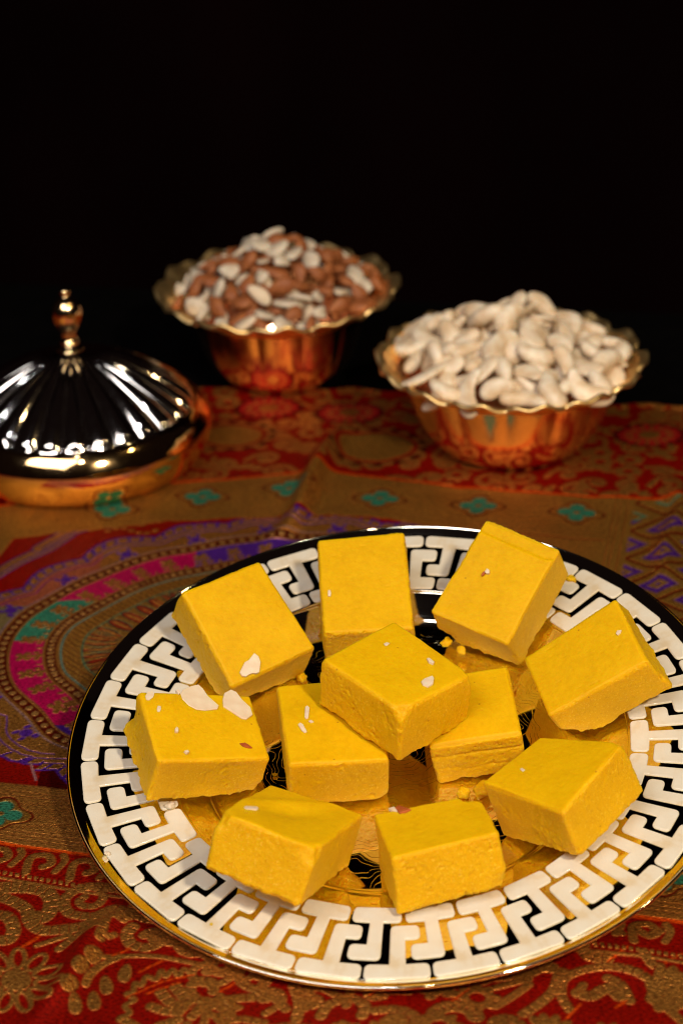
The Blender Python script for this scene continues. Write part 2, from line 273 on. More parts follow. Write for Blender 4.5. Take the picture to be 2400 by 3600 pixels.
# ---------------------------------------------------------------- the brocade cloth
STROKES = [['g', 4.2, [[-88.0, 557.6], [-93.0, 559.2], [-100.2, 558.5], [-104.9, 554.0], [-105.1, 548.0], [-102.1, 543.3], [-96.0, 541.7], [-91.3, 542.4]]], ['g', 3.2, [[-94.1, 557.8], [-91.3, 553.9], [-93.1, 548.4], [-97.8, 547.7], [-99.9, 550.6], [-98.4, 553.3]]], ['g', 6, [[-130.8, 560.3], [-123.5, 560.0], [-116.0, 558.7], [-111.3, 554.8], [-109.9, 548.2], [-111.6, 542.7], [-115.2, 543.4]]], ['g', 5.0, [[-130.1, 555.5], [-123.5, 551.5], [-118.7, 546.7], [-116.6, 540.2], [-111.8, 535.5], [-105.3, 534.8], [-98.9, 535.5], [-94.4, 537.5], [-90.2, 543.7], [-85.6, 545.4], [-81.1, 541.5]]], ['g', 5, [[-128.5, 544.3], [-124.6, 542.4], [-121.9, 535.9], [-122.9, 530.7], [-126.3, 529.9]]], ['o', 1.2, [[-118.2, 526.1], [-113.0, 531.2], [-112.6, 532.0]]], ['g', 3.4, [[-104.1, 524.7], [-98.3, 530.6], [-92.8, 533.9], [-89.5, 536.4]]], ['g', 2.2, [[-112.5, 527.2], [-106.4, 529.6], [-101.4, 531.6]]], ['g', 3.4, [[-89.8, 527.6], [-89.2, 532.9], [-88.5, 538.2], [-86.4, 540.8], [-82.7, 538.9]]], ['g', 2, [[-87.1, 529.2], [-84.9, 530.9]]], ['g', 3.6, [[-79.8, 547.0], [-78.8, 542.3], [-70.8, 539.3], [-68.5, 540.1]]], ['g', 4.4, [[-78.9, 536.0], [-80.8, 531.6], [-78.6, 526.3], [-73.2, 524.3], [-68.7, 526.8], [-67.8, 530.3], [-71.6, 533.1], [-74.4, 531.4]]], ['g', 5.2, [[-70.7, 529.5], [-65.3, 527.5], [-61.1, 526.5], [-58.6, 522.9]]], ['g', 3.5, [[-64.5, 532.8], [-63.0, 528.3]]], ['g', 2.0, [[-88.4, 519.7], [-78.7, 520.2], [-69.4, 519.4], [-61.1, 517.0], [-52.9, 514.1]]], ['g', 2.6, [[-92.7, 505.6], [-91.5, 510.5], [-87.5, 516.3], [-83.2, 519.1]]], ['f', 0, [[-78.9, 515.8], [-77.9, 514.3], [-77.4, 511.6], [-77.5, 508.9], [-78.2, 507.1], [-79.2, 506.4], [-80.3, 506.7], [-81.4, 507.6], [-82.0, 509.2], [-82.0, 511.3], [-81.3, 513.7], [-80.1, 515.5]]], ['f', 0, [[-86.8, 510.5], [-85.5, 509.8], [-84.2, 507.6], [-83.3, 505.0], [-83.2, 502.9], [-83.7, 501.5], [-84.7, 501.0], [-85.9, 501.1], [-86.9, 502.0], [-87.7, 504.0], [-88.0, 506.8], [-87.7, 509.3]]], ['f', 0, [[-89.9, 502.8], [-88.7, 502.0], [-87.5, 499.7], [-86.7, 497.1], [-86.7, 495.0], [-87.3, 493.8], [-88.4, 493.4], [-89.5, 493.6], [-90.5, 494.7], [-91.2, 496.7], [-91.3, 499.4], [-90.9, 501.8]]], ['f', 0, [[-95.9, 501.0], [-94.6, 500.0], [-93.5, 497.7], [-93.0, 495.0], [-93.0, 493.0], [-93.7, 491.9], [-94.8, 491.6], [-96.0, 492.0], [-96.9, 493.1], [-97.4, 495.2], [-97.4, 497.8], [-96.9, 500.1]]], ['f', 0, [[-88.5, 521.6], [-88.3, 519.6], [-89.0, 517.3], [-90.3, 515.6], [-91.7, 515.0], [-92.8, 515.5], [-93.8, 516.8], [-94.3, 518.5], [-94.2, 520.2], [-93.3, 521.6], [-91.6, 522.6], [-89.7, 522.6]]], ['f', 0, [[-92.4, 515.3], [-92.2, 513.4], [-93.0, 511.1], [-94.2, 509.4], [-95.6, 508.8], [-96.7, 509.3], [-97.7, 510.6], [-98.2, 512.3], [-98.1, 513.9], [-97.2, 515.4], [-95.5, 516.3], [-93.7, 516.4]]], ['f', 0, [[-95.0, 505.3], [-95.0, 503.4], [-96.1, 501.5], [-97.5, 500.2], [-99.0, 500.0], [-100.1, 500.8], [-100.8, 502.2], [-101.2, 503.9], [-100.9, 505.4], [-99.8, 506.5], [-98.0, 506.9], [-96.2, 506.5]]], ['g', 1.9, [[-55.2, 508.3], [-59.1, 512.2], [-60.6, 508.5], [-63.1, 512.0], [-65.1, 508.7], [-67.1, 511.7], [-68.4, 507.2], [-72.0, 509.0], [-73.3, 504.4], [-75.7, 505.8], [-75.9, 500.9], [-78.1, 500.5], [-75.0, 496.8], [-78.1, 494.5], [-76.1, 490.4], [-78.7, 488.9]]], ['g', 4.5, [[-53.4, 523.6], [-51.5, 519.2], [-48.0, 519.9], [-45.8, 522.4]]], ['g', 4.5, [[-50.1, 515.7], [-46.2, 517.2], [-42.7, 515.4], [-43.6, 510.4], [-47.0, 510.5]]], ['g', 2.6, [[-41.5, 515.4], [-36.8, 513.5], [-34.4, 509.2], [-37.7, 506.0], [-40.7, 508.6]]], ['g', 3.8, [[-48.3, 500.6], [-49.0, 505.2], [-53.6, 506.2], [-56.3, 502.6], [-54.9, 498.0], [-50.2, 495.0], [-43.0, 496.4], [-33.6, 497.2]]], ['g', 4.5, [[-61.3, 502.8], [-58.2, 497.7], [-55.2, 493.6]]], ['g', 4.2, [[-66.3, 500.5], [-63.1, 495.5], [-58.4, 492.1]]], ['g', 3.6, [[-69.1, 493.3], [-64.4, 490.8], [-59.4, 489.8]]], ['g', 3.6, [[-54.9, 488.0], [-51.2, 492.7], [-46.8, 493.3], [-42.8, 490.0]]], ['o', 0.9, [[-74.5, 511.6], [-66.9, 517.2]]], ['o', 0.9, [[-46.0, 500.5], [-41.1, 504.5]]], ['o', 0.9, [[-85.0, 520.5], [-79.0, 524.1]]], ['o', 0.8, [[-77.9, 498.5], [-66.1, 506.2], [-55.5, 509.2]]], ['o', 0.8, [[-71.3, 499.9], [-60.4, 505.2]]], ['f', 0, [[-111.8, 508.8], [-112.0, 506.4], [-113.3, 504.5], [-115.3, 503.5], [-117.7, 503.6], [-120.0, 504.7], [-121.8, 506.7], [-122.7, 509.2], [-122.5, 511.7], [-121.3, 513.6], [-119.3, 514.7], [-116.8, 514.6], [-114.5, 513.4], [-112.7, 511.3]]], ['g', 1.5, [[-100.5, 505.2], [-101.2, 504.2], [-103.1, 503.8], [-105.7, 504.0], [-108.2, 504.9], [-109.9, 506.2], [-110.5, 507.5], [-109.8, 508.5], [-107.9, 508.9], [-105.3, 508.7], [-102.8, 507.8], [-101.0, 506.5], [-100.5, 505.2]]], ['g', 1.5, [[-103.9, 497.4], [-105.1, 497.1], [-107.1, 497.8], [-109.3, 499.3], [-111.1, 501.3], [-112.1, 503.2], [-111.9, 504.5], [-110.6, 504.8], [-108.6, 504.1], [-106.4, 502.5], [-104.6, 500.5], [-103.7, 498.7], [-103.9, 497.4]]], ['g', 1.5, [[-111.4, 493.3], [-112.7, 493.8], [-114.2, 495.3], [-115.4, 497.6], [-116.0, 500.1], [-115.8, 502.0], [-114.9, 502.9], [-113.5, 502.5], [-112.1, 500.9], [-110.9, 498.5], [-110.3, 496.1], [-110.5, 494.2], [-111.4, 493.3]]], ['g', 1.5, [[-120.7, 494.2], [-121.7, 495.2], [-122.2, 497.2], [-122.0, 499.5], [-121.2, 501.7], [-120.0, 503.1], [-118.7, 503.2], [-117.6, 502.2], [-117.1, 500.2], [-117.3, 497.8], [-118.2, 495.7], [-119.4, 494.4], [-120.7, 494.2]]], ['g', 1.5, [[-129.0, 499.7], [-129.4, 501.0], [-128.8, 502.8], [-127.3, 504.5], [-125.3, 505.6], [-123.3, 506.0], [-122.0, 505.4], [-121.6, 504.1], [-122.3, 502.3], [-123.8, 500.6], [-125.8, 499.5], [-127.7, 499.1], [-129.0, 499.7]]], ['g', 1.5, [[-133.8, 508.3], [-133.4, 509.5], [-131.8, 510.5], [-129.4, 510.9], [-126.8, 510.7], [-124.8, 509.9], [-123.9, 508.7], [-124.2, 507.5], [-125.8, 506.6], [-128.2, 506.1], [-130.8, 506.3], [-132.8, 507.1], [-133.8, 508.3]]], ['g', 1.5, [[-133.3, 517.3], [-132.3, 518.0], [-130.2, 517.8], [-127.7, 516.8], [-125.3, 515.3], [-123.9, 513.6], [-123.6, 512.2], [-124.7, 511.5], [-126.7, 511.7], [-129.3, 512.6], [-131.6, 514.2], [-133.1, 515.9], [-133.3, 517.3]]], ['g', 1.5, [[-127.7, 523.8], [-126.3, 523.8], [-124.4, 522.5], [-122.6, 520.3], [-121.2, 517.9], [-120.8, 515.8], [-121.4, 514.7], [-122.7, 514.7], [-124.6, 516.0], [-126.5, 518.1], [-127.8, 520.5], [-128.2, 522.6], [-127.7, 523.8]]], ['g', 1.5, [[-118.6, 525.6], [-117.3, 524.8], [-116.3, 522.8], [-115.7, 520.2], [-115.9, 517.7], [-116.6, 515.9], [-117.8, 515.3], [-119.0, 516.1], [-120.1, 518.1], [-120.6, 520.7], [-120.5, 523.2], [-119.8, 525.1], [-118.6, 525.6]]], ['g', 1.5, [[-109.1, 522.1], [-108.4, 520.8], [-108.5, 518.7], [-109.4, 516.5], [-110.9, 514.7], [-112.6, 513.8], [-114.0, 514.0], [-114.8, 515.3], [-114.7, 517.3], [-113.7, 519.5], [-112.2, 521.4], [-110.5, 522.3], [-109.1, 522.1]]], ['g', 1.5, [[-102.4, 514.4], [-102.4, 513.0], [-103.6, 511.6], [-105.7, 510.4], [-108.1, 509.9], [-110.1, 510.2], [-111.3, 511.1], [-111.3, 512.4], [-110.1, 513.9], [-108.0, 515.0], [-105.6, 515.5], [-103.5, 515.3], [-102.4, 514.4]]], ['g', 3.4, [[72.5, 487.4], [70.6, 494.2], [72.4, 502.2], [79.6, 506.8], [89.2, 507.8], [97.2, 504.7], [101.4, 501.1]]], ['g', 3.6, [[87.5, 502.4], [91.7, 498.8], [93.4, 491.3]]], ['g', 4.6, [[76.3, 495.3], [80.7, 493.8], [86.8, 497.6], [90.0, 493.4]]], ['g', 3, [[76.3, 495.3], [78.6, 499.3]]], ['g', 4.2, [[80.1, 518.8], [82.3, 513.0], [88.7, 511.4]]], ['g', 3.6, [[101.5, 513.7], [103.4, 508.0], [106.0, 506.5]]], ['f', 0, [[116.0, 495.1], [115.1, 493.5], [113.9, 492.1], [113.4, 490.5], [113.1, 488.5], [112.0, 487.3], [110.5, 487.1], [109.3, 486.5], [108.2, 485.0], [106.9, 484.1], [105.7, 484.8], [104.8, 485.8], [103.5, 485.7], [102.1, 485.5], [101.2, 486.6], [101.1, 488.5], [100.6, 489.8], [99.5, 490.7], [98.9, 492.2], [99.6, 494.1], [100.3, 495.7], [100.1, 497.4], [100.0, 499.3], [101.0, 500.8], [102.5, 501.6], [103.4, 502.9], [104.1, 504.8], [105.3, 506.0], [106.7, 505.7], [108.0, 505.4], [109.3, 506.3], [110.8, 507.0], [111.8, 506.0], [112.3, 504.3], [113.3, 503.7], [114.8, 503.4], [115.5, 502.0], [115.1, 500.0], [114.9, 498.3], [115.6, 496.9]]], ['g', 3.6, [[26.0, 494.5], [31.9, 499.7], [41.5, 503.4], [50.9, 503.8], [60.5, 505.5], [66.5, 508.0], [74.6, 504.9]]], ['g', 3.0, [[47.9, 489.7], [55.9, 496.1], [60.0, 500.0]]], ['g', 3.6, [[56.7, 485.4], [62.7, 490.4], [68.1, 496.9], [70.9, 505.1]]], ['g', 1.3, [[29.1, 484.0], [28.5, 482.6], [27.1, 481.9], [25.5, 482.3], [24.5, 483.5], [24.6, 485.0], [25.7, 486.1], [27.3, 486.3], [28.7, 485.5], [29.1, 484.1]]], ['g', 1.3, [[29.8, 485.9], [29.1, 484.5], [27.7, 483.8], [26.1, 484.1], [25.1, 485.3], [25.2, 486.9], [26.3, 488.0], [27.9, 488.2], [29.3, 487.4], [29.8, 485.9]]], ['g', 1.3, [[31.4, 487.5], [30.7, 486.1], [29.3, 485.4], [27.7, 485.7], [26.7, 486.9], [26.8, 488.4], [27.9, 489.6], [29.5, 489.8], [30.9, 489.0], [31.4, 487.5]]], ['g', 1.3, [[33.7, 488.5], [33.0, 487.1], [31.6, 486.4], [30.0, 486.7], [29.0, 487.9], [29.1, 489.4], [30.2, 490.6], [31.8, 490.8], [33.2, 490.0], [33.7, 488.5]]], ['g', 1.3, [[36.3, 488.8], [35.7, 487.4], [34.2, 486.6], [32.6, 487.0], [31.7, 488.2], [31.8, 489.7], [32.9, 490.9], [34.5, 491.1], [35.9, 490.2], [36.3, 488.8]]], ['g', 1.3, [[39.0, 488.3], [38.3, 486.9], [36.8, 486.2], [35.2, 486.5], [34.3, 487.7], [34.4, 489.2], [35.5, 490.4], [37.1, 490.6], [38.5, 489.8], [39.0, 488.3]]], ['g', 1.3, [[41.1, 487.1], [40.5, 485.7], [39.0, 485.0], [37.4, 485.3], [36.4, 486.5], [36.5, 488.1], [37.7, 489.2], [39.3, 489.4], [40.7, 488.6], [41.1, 487.1]]], ['g', 1.3, [[42.5, 485.5], [41.8, 484.0], [40.4, 483.3], [38.8, 483.7], [37.8, 484.9], [37.9, 486.4], [39.0, 487.5], [40.7, 487.7], [42.0, 486.9], [42.5, 485.5]]], ['g', 1.3, [[42.9, 483.5], [42.2, 482.1], [40.7, 481.4], [39.2, 481.8], [38.2, 482.9], [38.3, 484.5], [39.4, 485.6], [41.1, 485.8], [42.4, 485.0], [42.9, 483.5]]], ['g', 4, [[-11.3, 486.6], [-8.5, 491.8], [-1.0, 494.2], [3.5, 489.3], [2.5, 485.0]]], ['g', 4, [[-20.6, 501.7], [-18.7, 493.5], [-19.6, 485.9]]], ['g', 3.4, [[-28.1, 497.9], [-23.3, 491.0]]], ['g', 3.4, [[-15.0, 497.4], [-16.8, 490.8]]], ['g', 4, [[-34.0, 510.5], [-30.1, 506.2], [-31.9, 502.1]]], ['g', 3.4, [[-5.5, 506.6], [-0.9, 500.9], [7.4, 497.9], [18.6, 497.5]]], ['g', 4.2, [[9.4, 500.5], [15.1, 501.7], [22.5, 500.0], [30.8, 498.4]]], ['g', 2.5, [[48.7, 499.0], [60.3, 502.7]]], ['o', 0.9, [[88.5, 510.0], [96.2, 516.8]]], ['o', 0.9, [[108.2, 508.5], [114.7, 513.2]]], ['o', 0.9, [[33.2, 491.5], [39.2, 498.0]]], ['o', 0.9, [[71.2, 483.5], [76.5, 489.9]]], ['o', 0.9, [[88.3, 488.1], [92.5, 491.3]]], ['o', 0.9, [[5.5, 495.3], [11.3, 500.5]]], ['g', 3.5, [[101.5, 526.7], [104.9, 523.6], [111.4, 527.8]]], ['g', 3, [[92.0, 528.6], [95.3, 524.0]]]]
GOLD = (0.48, 0.200, 0.036); OLIVE = (0.43, 0.205, 0.032); RED = (0.21, 0.0032, 0.0006); MAR = (0.055, 0.001, 0.0004); ORG = (0.62, 0.060, 0.003)
TEAL = (0.030, 0.17, 0.10); PINK = (0.40, 0.003, 0.065); PUR = (0.065, 0.013, 0.20); BRN = (0.11, 0.008, 0.002)
def catmull(P, closed=False, k=8):
    P = [np.array(p, float) for p in P]; n = len(P)
    if n < 3: return np.array(P)
    out = []
    rngi = range(n) if closed else range(n - 1)
    for i in rngi:
        if closed: a, b, c, d = P[(i - 1) % n], P[i], P[(i + 1) % n], P[(i + 2) % n]
        else: a, b, c, d = P[max(i - 1, 0)], P[i], P[i + 1], P[min(i + 2, n - 1)]
        for t in np.arange(k) / k:
            out.append(0.5 * (2 * b + (c - a) * t + (2 * a - 5 * b + 4 * c - d) * t * t + (3 * b - 3 * c + d - a) * t ** 3))
    if not closed: out.append(P[-1])
    return np.array(out)
NX, NY = 660, 800
EXT = 8
s_in = np.linspace(-1, 1, NX); fr = 1 + 1.9 * np.linspace(0, 1, 46)[1:] ** 1.25; sx = np.concatenate([-fr[::-1], s_in, fr])
tt = np.linspace(0, 1, NY); ty = 0.455 + 0.575 * (tt * 0.78 + 0.22 * tt * tt)
ty = np.concatenate([np.linspace(0.12, 0.452, 70), ty])
NXX, NYY = len(sx), len(ty)
wid = np.interp(ty, [0.12, 0.455, 1.03], [0.125, 0.15, 0.245])
X = sx[None, :] * wid[:, None]; Yn = np.repeat(ty[:, None], NXX, 1)
edge = np.interp(X, [-0.6, -0.2, 0.017, 0.05, 0.2, 0.6], [1.05, 1.027, 1.013, 1.001, 0.977, 0.93]) + 0.0012 * np.sin(X * 190)
Y = np.where(Yn > 0.8, 0.8 + (Yn - 0.8) * (edge - 0.8) / (1.03 - 0.8), Yn)
xm, ym = X * 1000, Y * 1000
C = np.zeros((NYY, NXX, 4)); C[..., :3] = RED
AA = 0.7
def win(x0, x1, y0, y1):
    r = np.where((ym.max(1) >= y0) & (ym.min(1) <= y1))[0]
    if len(r) == 0: return None
    r0, r1 = r[0], r[-1] + 1
    c = np.where((xm[r0:r1].max(0) >= x0) & (xm[r0:r1].min(0) <= x1))[0]
    if len(c) == 0: return None
    return slice(r0, r1), slice(c[0], c[-1] + 1)
def blend(wn, a, c, g):
    v = C[wn]; a = a[..., None]
    v[..., :3] = v[..., :3] * (1 - a) + np.array(c) * a; v[..., 3:] = v[..., 3:] * (1 - a) + g * a
def seg_dist(px, py, P):
    best = np.full(px.shape, 1e9); arc = np.zeros(px.shape); L = 0
    for a, b in zip(P[:-1], P[1:]):
        d = b - a; l2 = d @ d + 1e-9
        t = np.clip(((px - a[0]) * d[0] + (py - a[1]) * d[1]) / l2, 0, 1)
        q = (px - a[0] - t * d[0]) ** 2 + (py - a[1] - t * d[1]) ** 2
        mk = q < best; best = np.where(mk, q, best); arc = np.where(mk, L + t * math.sqrt(l2), arc); L += math.sqrt(l2)
    return np.sqrt(best), arc
def stroke(P, wd, c, g=1.0, smooth=True, vein=False, taper=False):
    P = np.array(P, float)
    if smooth: P = catmull(P, k=5)
    x0, y0 = P.min(0) - wd - 1; x1, y1 = P.max(0) + wd + 1
    wn = win(x0, x1, y0, y1)
    if wn is None: return
    d, arc = seg_dist(xm[wn], ym[wn], P)
    a = np.clip((wd / 2 - d) / AA + 0.5, 0, 1)
    if vein: a = a * (1 - 0.75 * (np.sin(arc * 2 * math.pi / 3.4) > 0.93))
    blend(wn, a, c, g)
def fill(P, c, g=1.0):
    P = np.array(P, float); Q = np.vstack([P, P[:1]])
    x0, y0 = P.min(0) - 1; x1, y1 = P.max(0) + 1
    wn = win(x0, x1, y0, y1)
    if wn is None: return
    px, py = xm[wn], ym[wn]; ins = np.zeros(px.shape, bool)
    for a, b in zip(Q[:-1], Q[1:]):
        cr = (a[1] > py) != (b[1] > py)
        with np.errstate(divide='ignore', invalid='ignore'):
            xi = (b[0] - a[0]) * (py - a[1]) / (b[1] - a[1] + 1e-12) + a[0]
        ins ^= cr & (px < xi)
    d, _ = seg_dist(px, py, Q)
    blend(wn, np.clip(np.where(ins, d, -d) / AA + 0.5, 0, 1), c, g)
def disc(cx, cy, rx, ry, c, g=1.0, ang=0.0, petals=0, pa=0.12):
    r = max(rx, ry) * 1.2 + 1; wn = win(cx - r, cx + r, cy - r, cy + r)
    if wn is None: return
    dx, dy = xm[wn] - cx, ym[wn] - cy; ca, sa = math.cos(ang), math.sin(ang)
    u, v = (dx * ca + dy * sa) / rx, (-dx * sa + dy * ca) / ry
    k = 1 + (pa * np.cos(petals * np.arctan2(v, u)) if petals else 0)
    blend(wn, np.clip((k - np.hypot(u, v)) * min(rx, ry) / AA + 0.5, 0, 1), c, g)
ALLW = (slice(0, NYY), slice(0, NXX))
def bandmask(v, a, b): return np.clip((v - a) / AA + 0.5, 0, 1) * np.clip((b - v) / AA + 0.5, 0, 1)
topy = np.interp(xm, [-400, -178, -90, -3, 114, 175, 400], [840, 872, 895, 900, 866, 857, 820])
lowy = np.interp(xm, [-400, -140, -98, 106, 119, 400], [660, 589, 578, 534, 531, 470])
VV = 580 + (ym - lowy) / (topy - lowy) * 305
UU_ = xm - 0.235 * (ym - 700)
# random gold scrollwork on the outer red ground
def curl(cx, cy, r, a0, turns, wd, sgn):
    P = []
    for t in np.linspace(0, 1, 16):
        rr = r * (1 - 0.8 * t); a = a0 + sgn * turns * 2 * math.pi * t
        P.append((cx + rr * math.cos(a), cy + rr * math.sin(a) * 0.9))
    P = [(P[0][0] - sgn * 0.9 * r * math.sin(a0) * -1.0, P[0][1] - sgn * 0.9 * r * math.cos(a0))] + P
    stroke(P, wd, GOLD, 1, False, True)
    disc(cx, cy, wd * 0.8, wd * 0.7, GOLD)
def scatter(x0, x1, y0, y1, step, keep):
    y = y0
    while y < y1:
        x = x0 + random.uniform(0, step)
        while x < x1:
            cx, cy = x + random.uniform(-4, 4), y + random.uniform(-4, 4)
            if keep(cx, cy):
                k = random.random()
                if k < 0.6: curl(cx, cy, random.uniform(6, 9.5), random.uniform(0, 6.3), random.uniform(0.8, 1.3), random.uniform(2.6, 3.8), random.choice((-1, 1)))
                elif k < 0.82:
                    for q in range(5):
                        a = q * 0.5 + random.uniform(0, .2); disc(cx + 7 * math.cos(a), cy + 6 * math.sin(a), 3.2, 1.7, GOLD, 1, a)
                else:
                    disc(cx, cy, 7, 6.5, GOLD, 1, 0, 8, .16); disc(cx, cy, 3, 2.6, RED, 0)
            x += step
        y += step * 0.82
scatter(-420, 420, 850, 1060, 17, lambda x, y: True)
scatter(-340, -150, 478, 620, 18, lambda x, y: True)
scatter(150, 420, 420, 900, 18, lambda x, y: x - 0.235 * (y - 700) > 172)
scatter(-320, 320, 150, 478, 18, lambda x, y: True)
scatter(-60, 60, 478, 545, 18, lambda x, y: True)
for cx, cy, rx, ry, cc in ((20, 931, 23, 19, OLIVE), (-60, 950, 20, 15, OLIVE), (95, 912, 18, 13, OLIVE)):
    disc(cx, cy, rx + 5, ry + 4, MAR, 0); disc(cx, cy, rx + 2.5, ry + 2, GOLD, 1, 0, 14, .1); disc(cx, cy, rx, ry, RED, 0); disc(cx, cy, rx - 3, ry - 3, cc)
for cx, cy in ((170, 938), (6, 975), (-40, 985), (-150, 1000)):
    disc(cx, cy, 20, 15, MAR, 0); disc(cx, cy, 17, 13, (0.36, 0.012, 0.01), 0, 0, 16, .08); disc(cx, cy, 6, 5, GOLD)
    for k in range(14):
        a = k * math.pi / 7; disc(cx + 11.5 * math.cos(a), cy + 9 * math.sin(a), 2.2, 1.0, GOLD, 1, a)
# measured scrollwork in front
for k, wd, P in STROKES:
    if k == 'g': stroke(P, wd, GOLD, 1, len(P) > 2, wd > 3)
    elif k == 'o': stroke(P, wd, ORG, 0.3, False)
    else: fill(P, GOLD)
# inner panel
INP = np.clip((175 - UU_) / AA, 0, 1) * np.clip((UU_ + 320) / AA, 0, 1)
blend(ALLW, bandmask(VV, 618, 842) * INP, RED, 0); blend(ALLW, bandmask(VV, 618, 650) * (xm > -125), MAR, 0)
blend(ALLW, bandmask(VV, 618, 842) * (xm > 30) * INP, OLIVE, 0.9)
# paisley medallion
ring = catmull([(-116, 655), (-134, 677), (-149, 699), (-155, 726), (-152, 752), (-139, 774), (-106, 807), (-72, 822), (-43, 829), (0, 828), (38, 806), (60, 760), (50, 690), (5, 645), (-60, 632)], True, 8)
ring = np.vstack([ring, ring[:1]])
wn = win(-190, 80, 600, 860)
px, py = xm[wn], ym[wn]
dd, arc = seg_dist(px, py, ring)
ins = np.zeros(px.shape, bool)
for a, b in zip(ring[:-1], ring[1:]):
    cr = (a[1] > py) != (b[1] > py); xi = (b[0] - a[0]) * (py - a[1]) / (b[1] - a[1] + 1e-12) + a[0]; ins ^= cr & (px < xi)
D = np.where(ins, dd, -dd)
panel = bandmask(VV[wn], 619, 841)
def bl(a, c, g=1.0): blend(wn, a * panel, c, g)
def bm(a, b): return bandmask(D, a, b)
sc = (np.abs(np.sin(arc * math.pi / 34)) * 7)
left = (px < -118) & (py > 768)
bl(bandmask(D, -19 - sc, 0), PUR, 0.1)
bl(bandmask(D, -17.5 - sc, 0), GOLD)
frg = np.sin(arc * 2 * math.pi / 5.2 + D * 0.25) > 0.72
bl(bandmask(D, -19 - sc, -13.5 - sc) * frg, PUR, 0)
for o_ in (-13.5, -9.6):
    bl(bandmask(D, o_ - 0.5 - sc * 0.8, o_ + 0.5 - sc * 0.8), PUR, 0)
bl(bandmask(D, -12.8 - sc * .8, -2) * left * 0.45, PINK, 0.3)
bl(bandmask(D, -12.8 - sc * .8, -2) * ((py > 736) & (py < 768)) * 0.5, TEAL, 0.3)
ph = (arc / 34) % 1.0 - 0.5
for (po, do, rx, ry) in ((0, -8, 2.6, 3.2), (0.10, -5.5, 1.2, 2.2), (-0.10, -5.5, 1.2, 2.2), (0.07, -11.5, 1, 2), (-0.07, -11.5, 1, 2)):
    q = np.hypot((ph - po) * 34 / rx, (D - do) / ry); bl(np.clip((1 - q) * 1.6 / AA + .5, 0, 1), PUR, 0)
bl(bm(-4.2, -3.2), (0.30, 0.18, 0.20), 0.5)
# bead ring helper
def beads(d0, wd, per):
    bl(bm(d0 - wd / 2, d0 + wd / 2), GOLD); bl(bm(d0 - wd / 2 + 1.0, d0 + wd / 2 - 1.0), (0.075, 0.004, 0.001), 0)
    u = ((arc / per) % 1.0 - 0.5) * per
    bl(np.clip((1.45 - np.hypot(u, D - d0)) / AA + .5, 0, 1), (0.60, 0.30, 0.08))
band = np.where((py > 737) & (py < 772), 1, np.where(py <= 668, 2, np.where((py >= 772) & (px > -72), 2, 0)))
for k_, c_ in ((0, PINK), (1, TEAL), (2, PUR)):
    bl(bm(3.4, 19.6) * (band == k_), c_, 0)
fph = ((arc / 17.5) % 1.0 - 0.5) * 17.5
for (fo, do, r) in ((0, 10.5, 1.9), (2.3, 12.4, 1.6), (-2.3, 12.4, 1.6), (2.0, 8.6, 1.3), (-2.0, 8.6, 1.3), (0, 14.8, 1.5), (0, 17.5, 1.7), (8.4, 17.6, 1.5), (3.4, 16.4, 1.3), (-3.4, 16.4, 1.3)):
    bl(np.clip((r - np.hypot(fph - fo, D - do)) / AA + .5, 0, 1), GOLD)
beads(0.6, 7.4, 5.0); beads(22.6, 7.0, 4.6)
bl(bm(26, 60), OLIVE, 0.9)
hat = np.sin((px + py) * 2 * math.pi / 4.2) > 0.6
bl(bm(28.6, 35.5) * hat * 0.8, BRN, 0.2)
bl(bm(26.6, 27.8), (0.08, 0.20, 0.17), 0.3); bl(bm(36.2, 37.2), TEAL, 0.3)
pp = ((arc / 9.6) % 1.0 - 0.5) * 9.6
bl(np.clip((3.7 - np.hypot(pp, (D - 44.5) * 0.46)) / AA + .5, 0, 1), TEAL, 0.1)
bl(np.clip((3.3 - np.hypot(pp, (D - 44.5) * 0.42)) / AA + .5, 0, 1), (0.05, 0.006, 0.003), 0); bl(np.clip((2.5 - np.hypot(pp, (D - 44.5) * 0.36)) / AA + .5, 0, 1), (0.24, 0.014, 0.006), 0)
bl(np.clip((0.9 - np.hypot(pp, (D - 44.5) * 0.17)) / AA + .5, 0, 1), GOLD, 0.6)
bl(bm(54, 56), TEAL, 0.2)
# sprays on the red ground of the panel, upper left
for P in ([(-172, 792), (-160, 812), (-146, 826), (-138, 838)], [(-150, 826), (-132, 846), (-112, 856)], [(-118, 850), (-98, 862), (-76, 862)]):
    stroke(P, 8.5, PUR, 0.1); stroke(P, 7, GOLD, 1, True, True)
    stroke([(a_ + 1, b_ - 1) for a_, b_ in P], 0.8, PUR, 0)
disc(-130, 855, 8, 5, GOLD, 1, .4); disc(-130, 855, 5, 3, PUR, 0, .4); disc(-130, 855, 2.4, 1.4, GOLD)
for k in range(7): disc(-118 + k * 4, 842 + 3 * math.sin(k), 1.5, 1.5, GOLD)
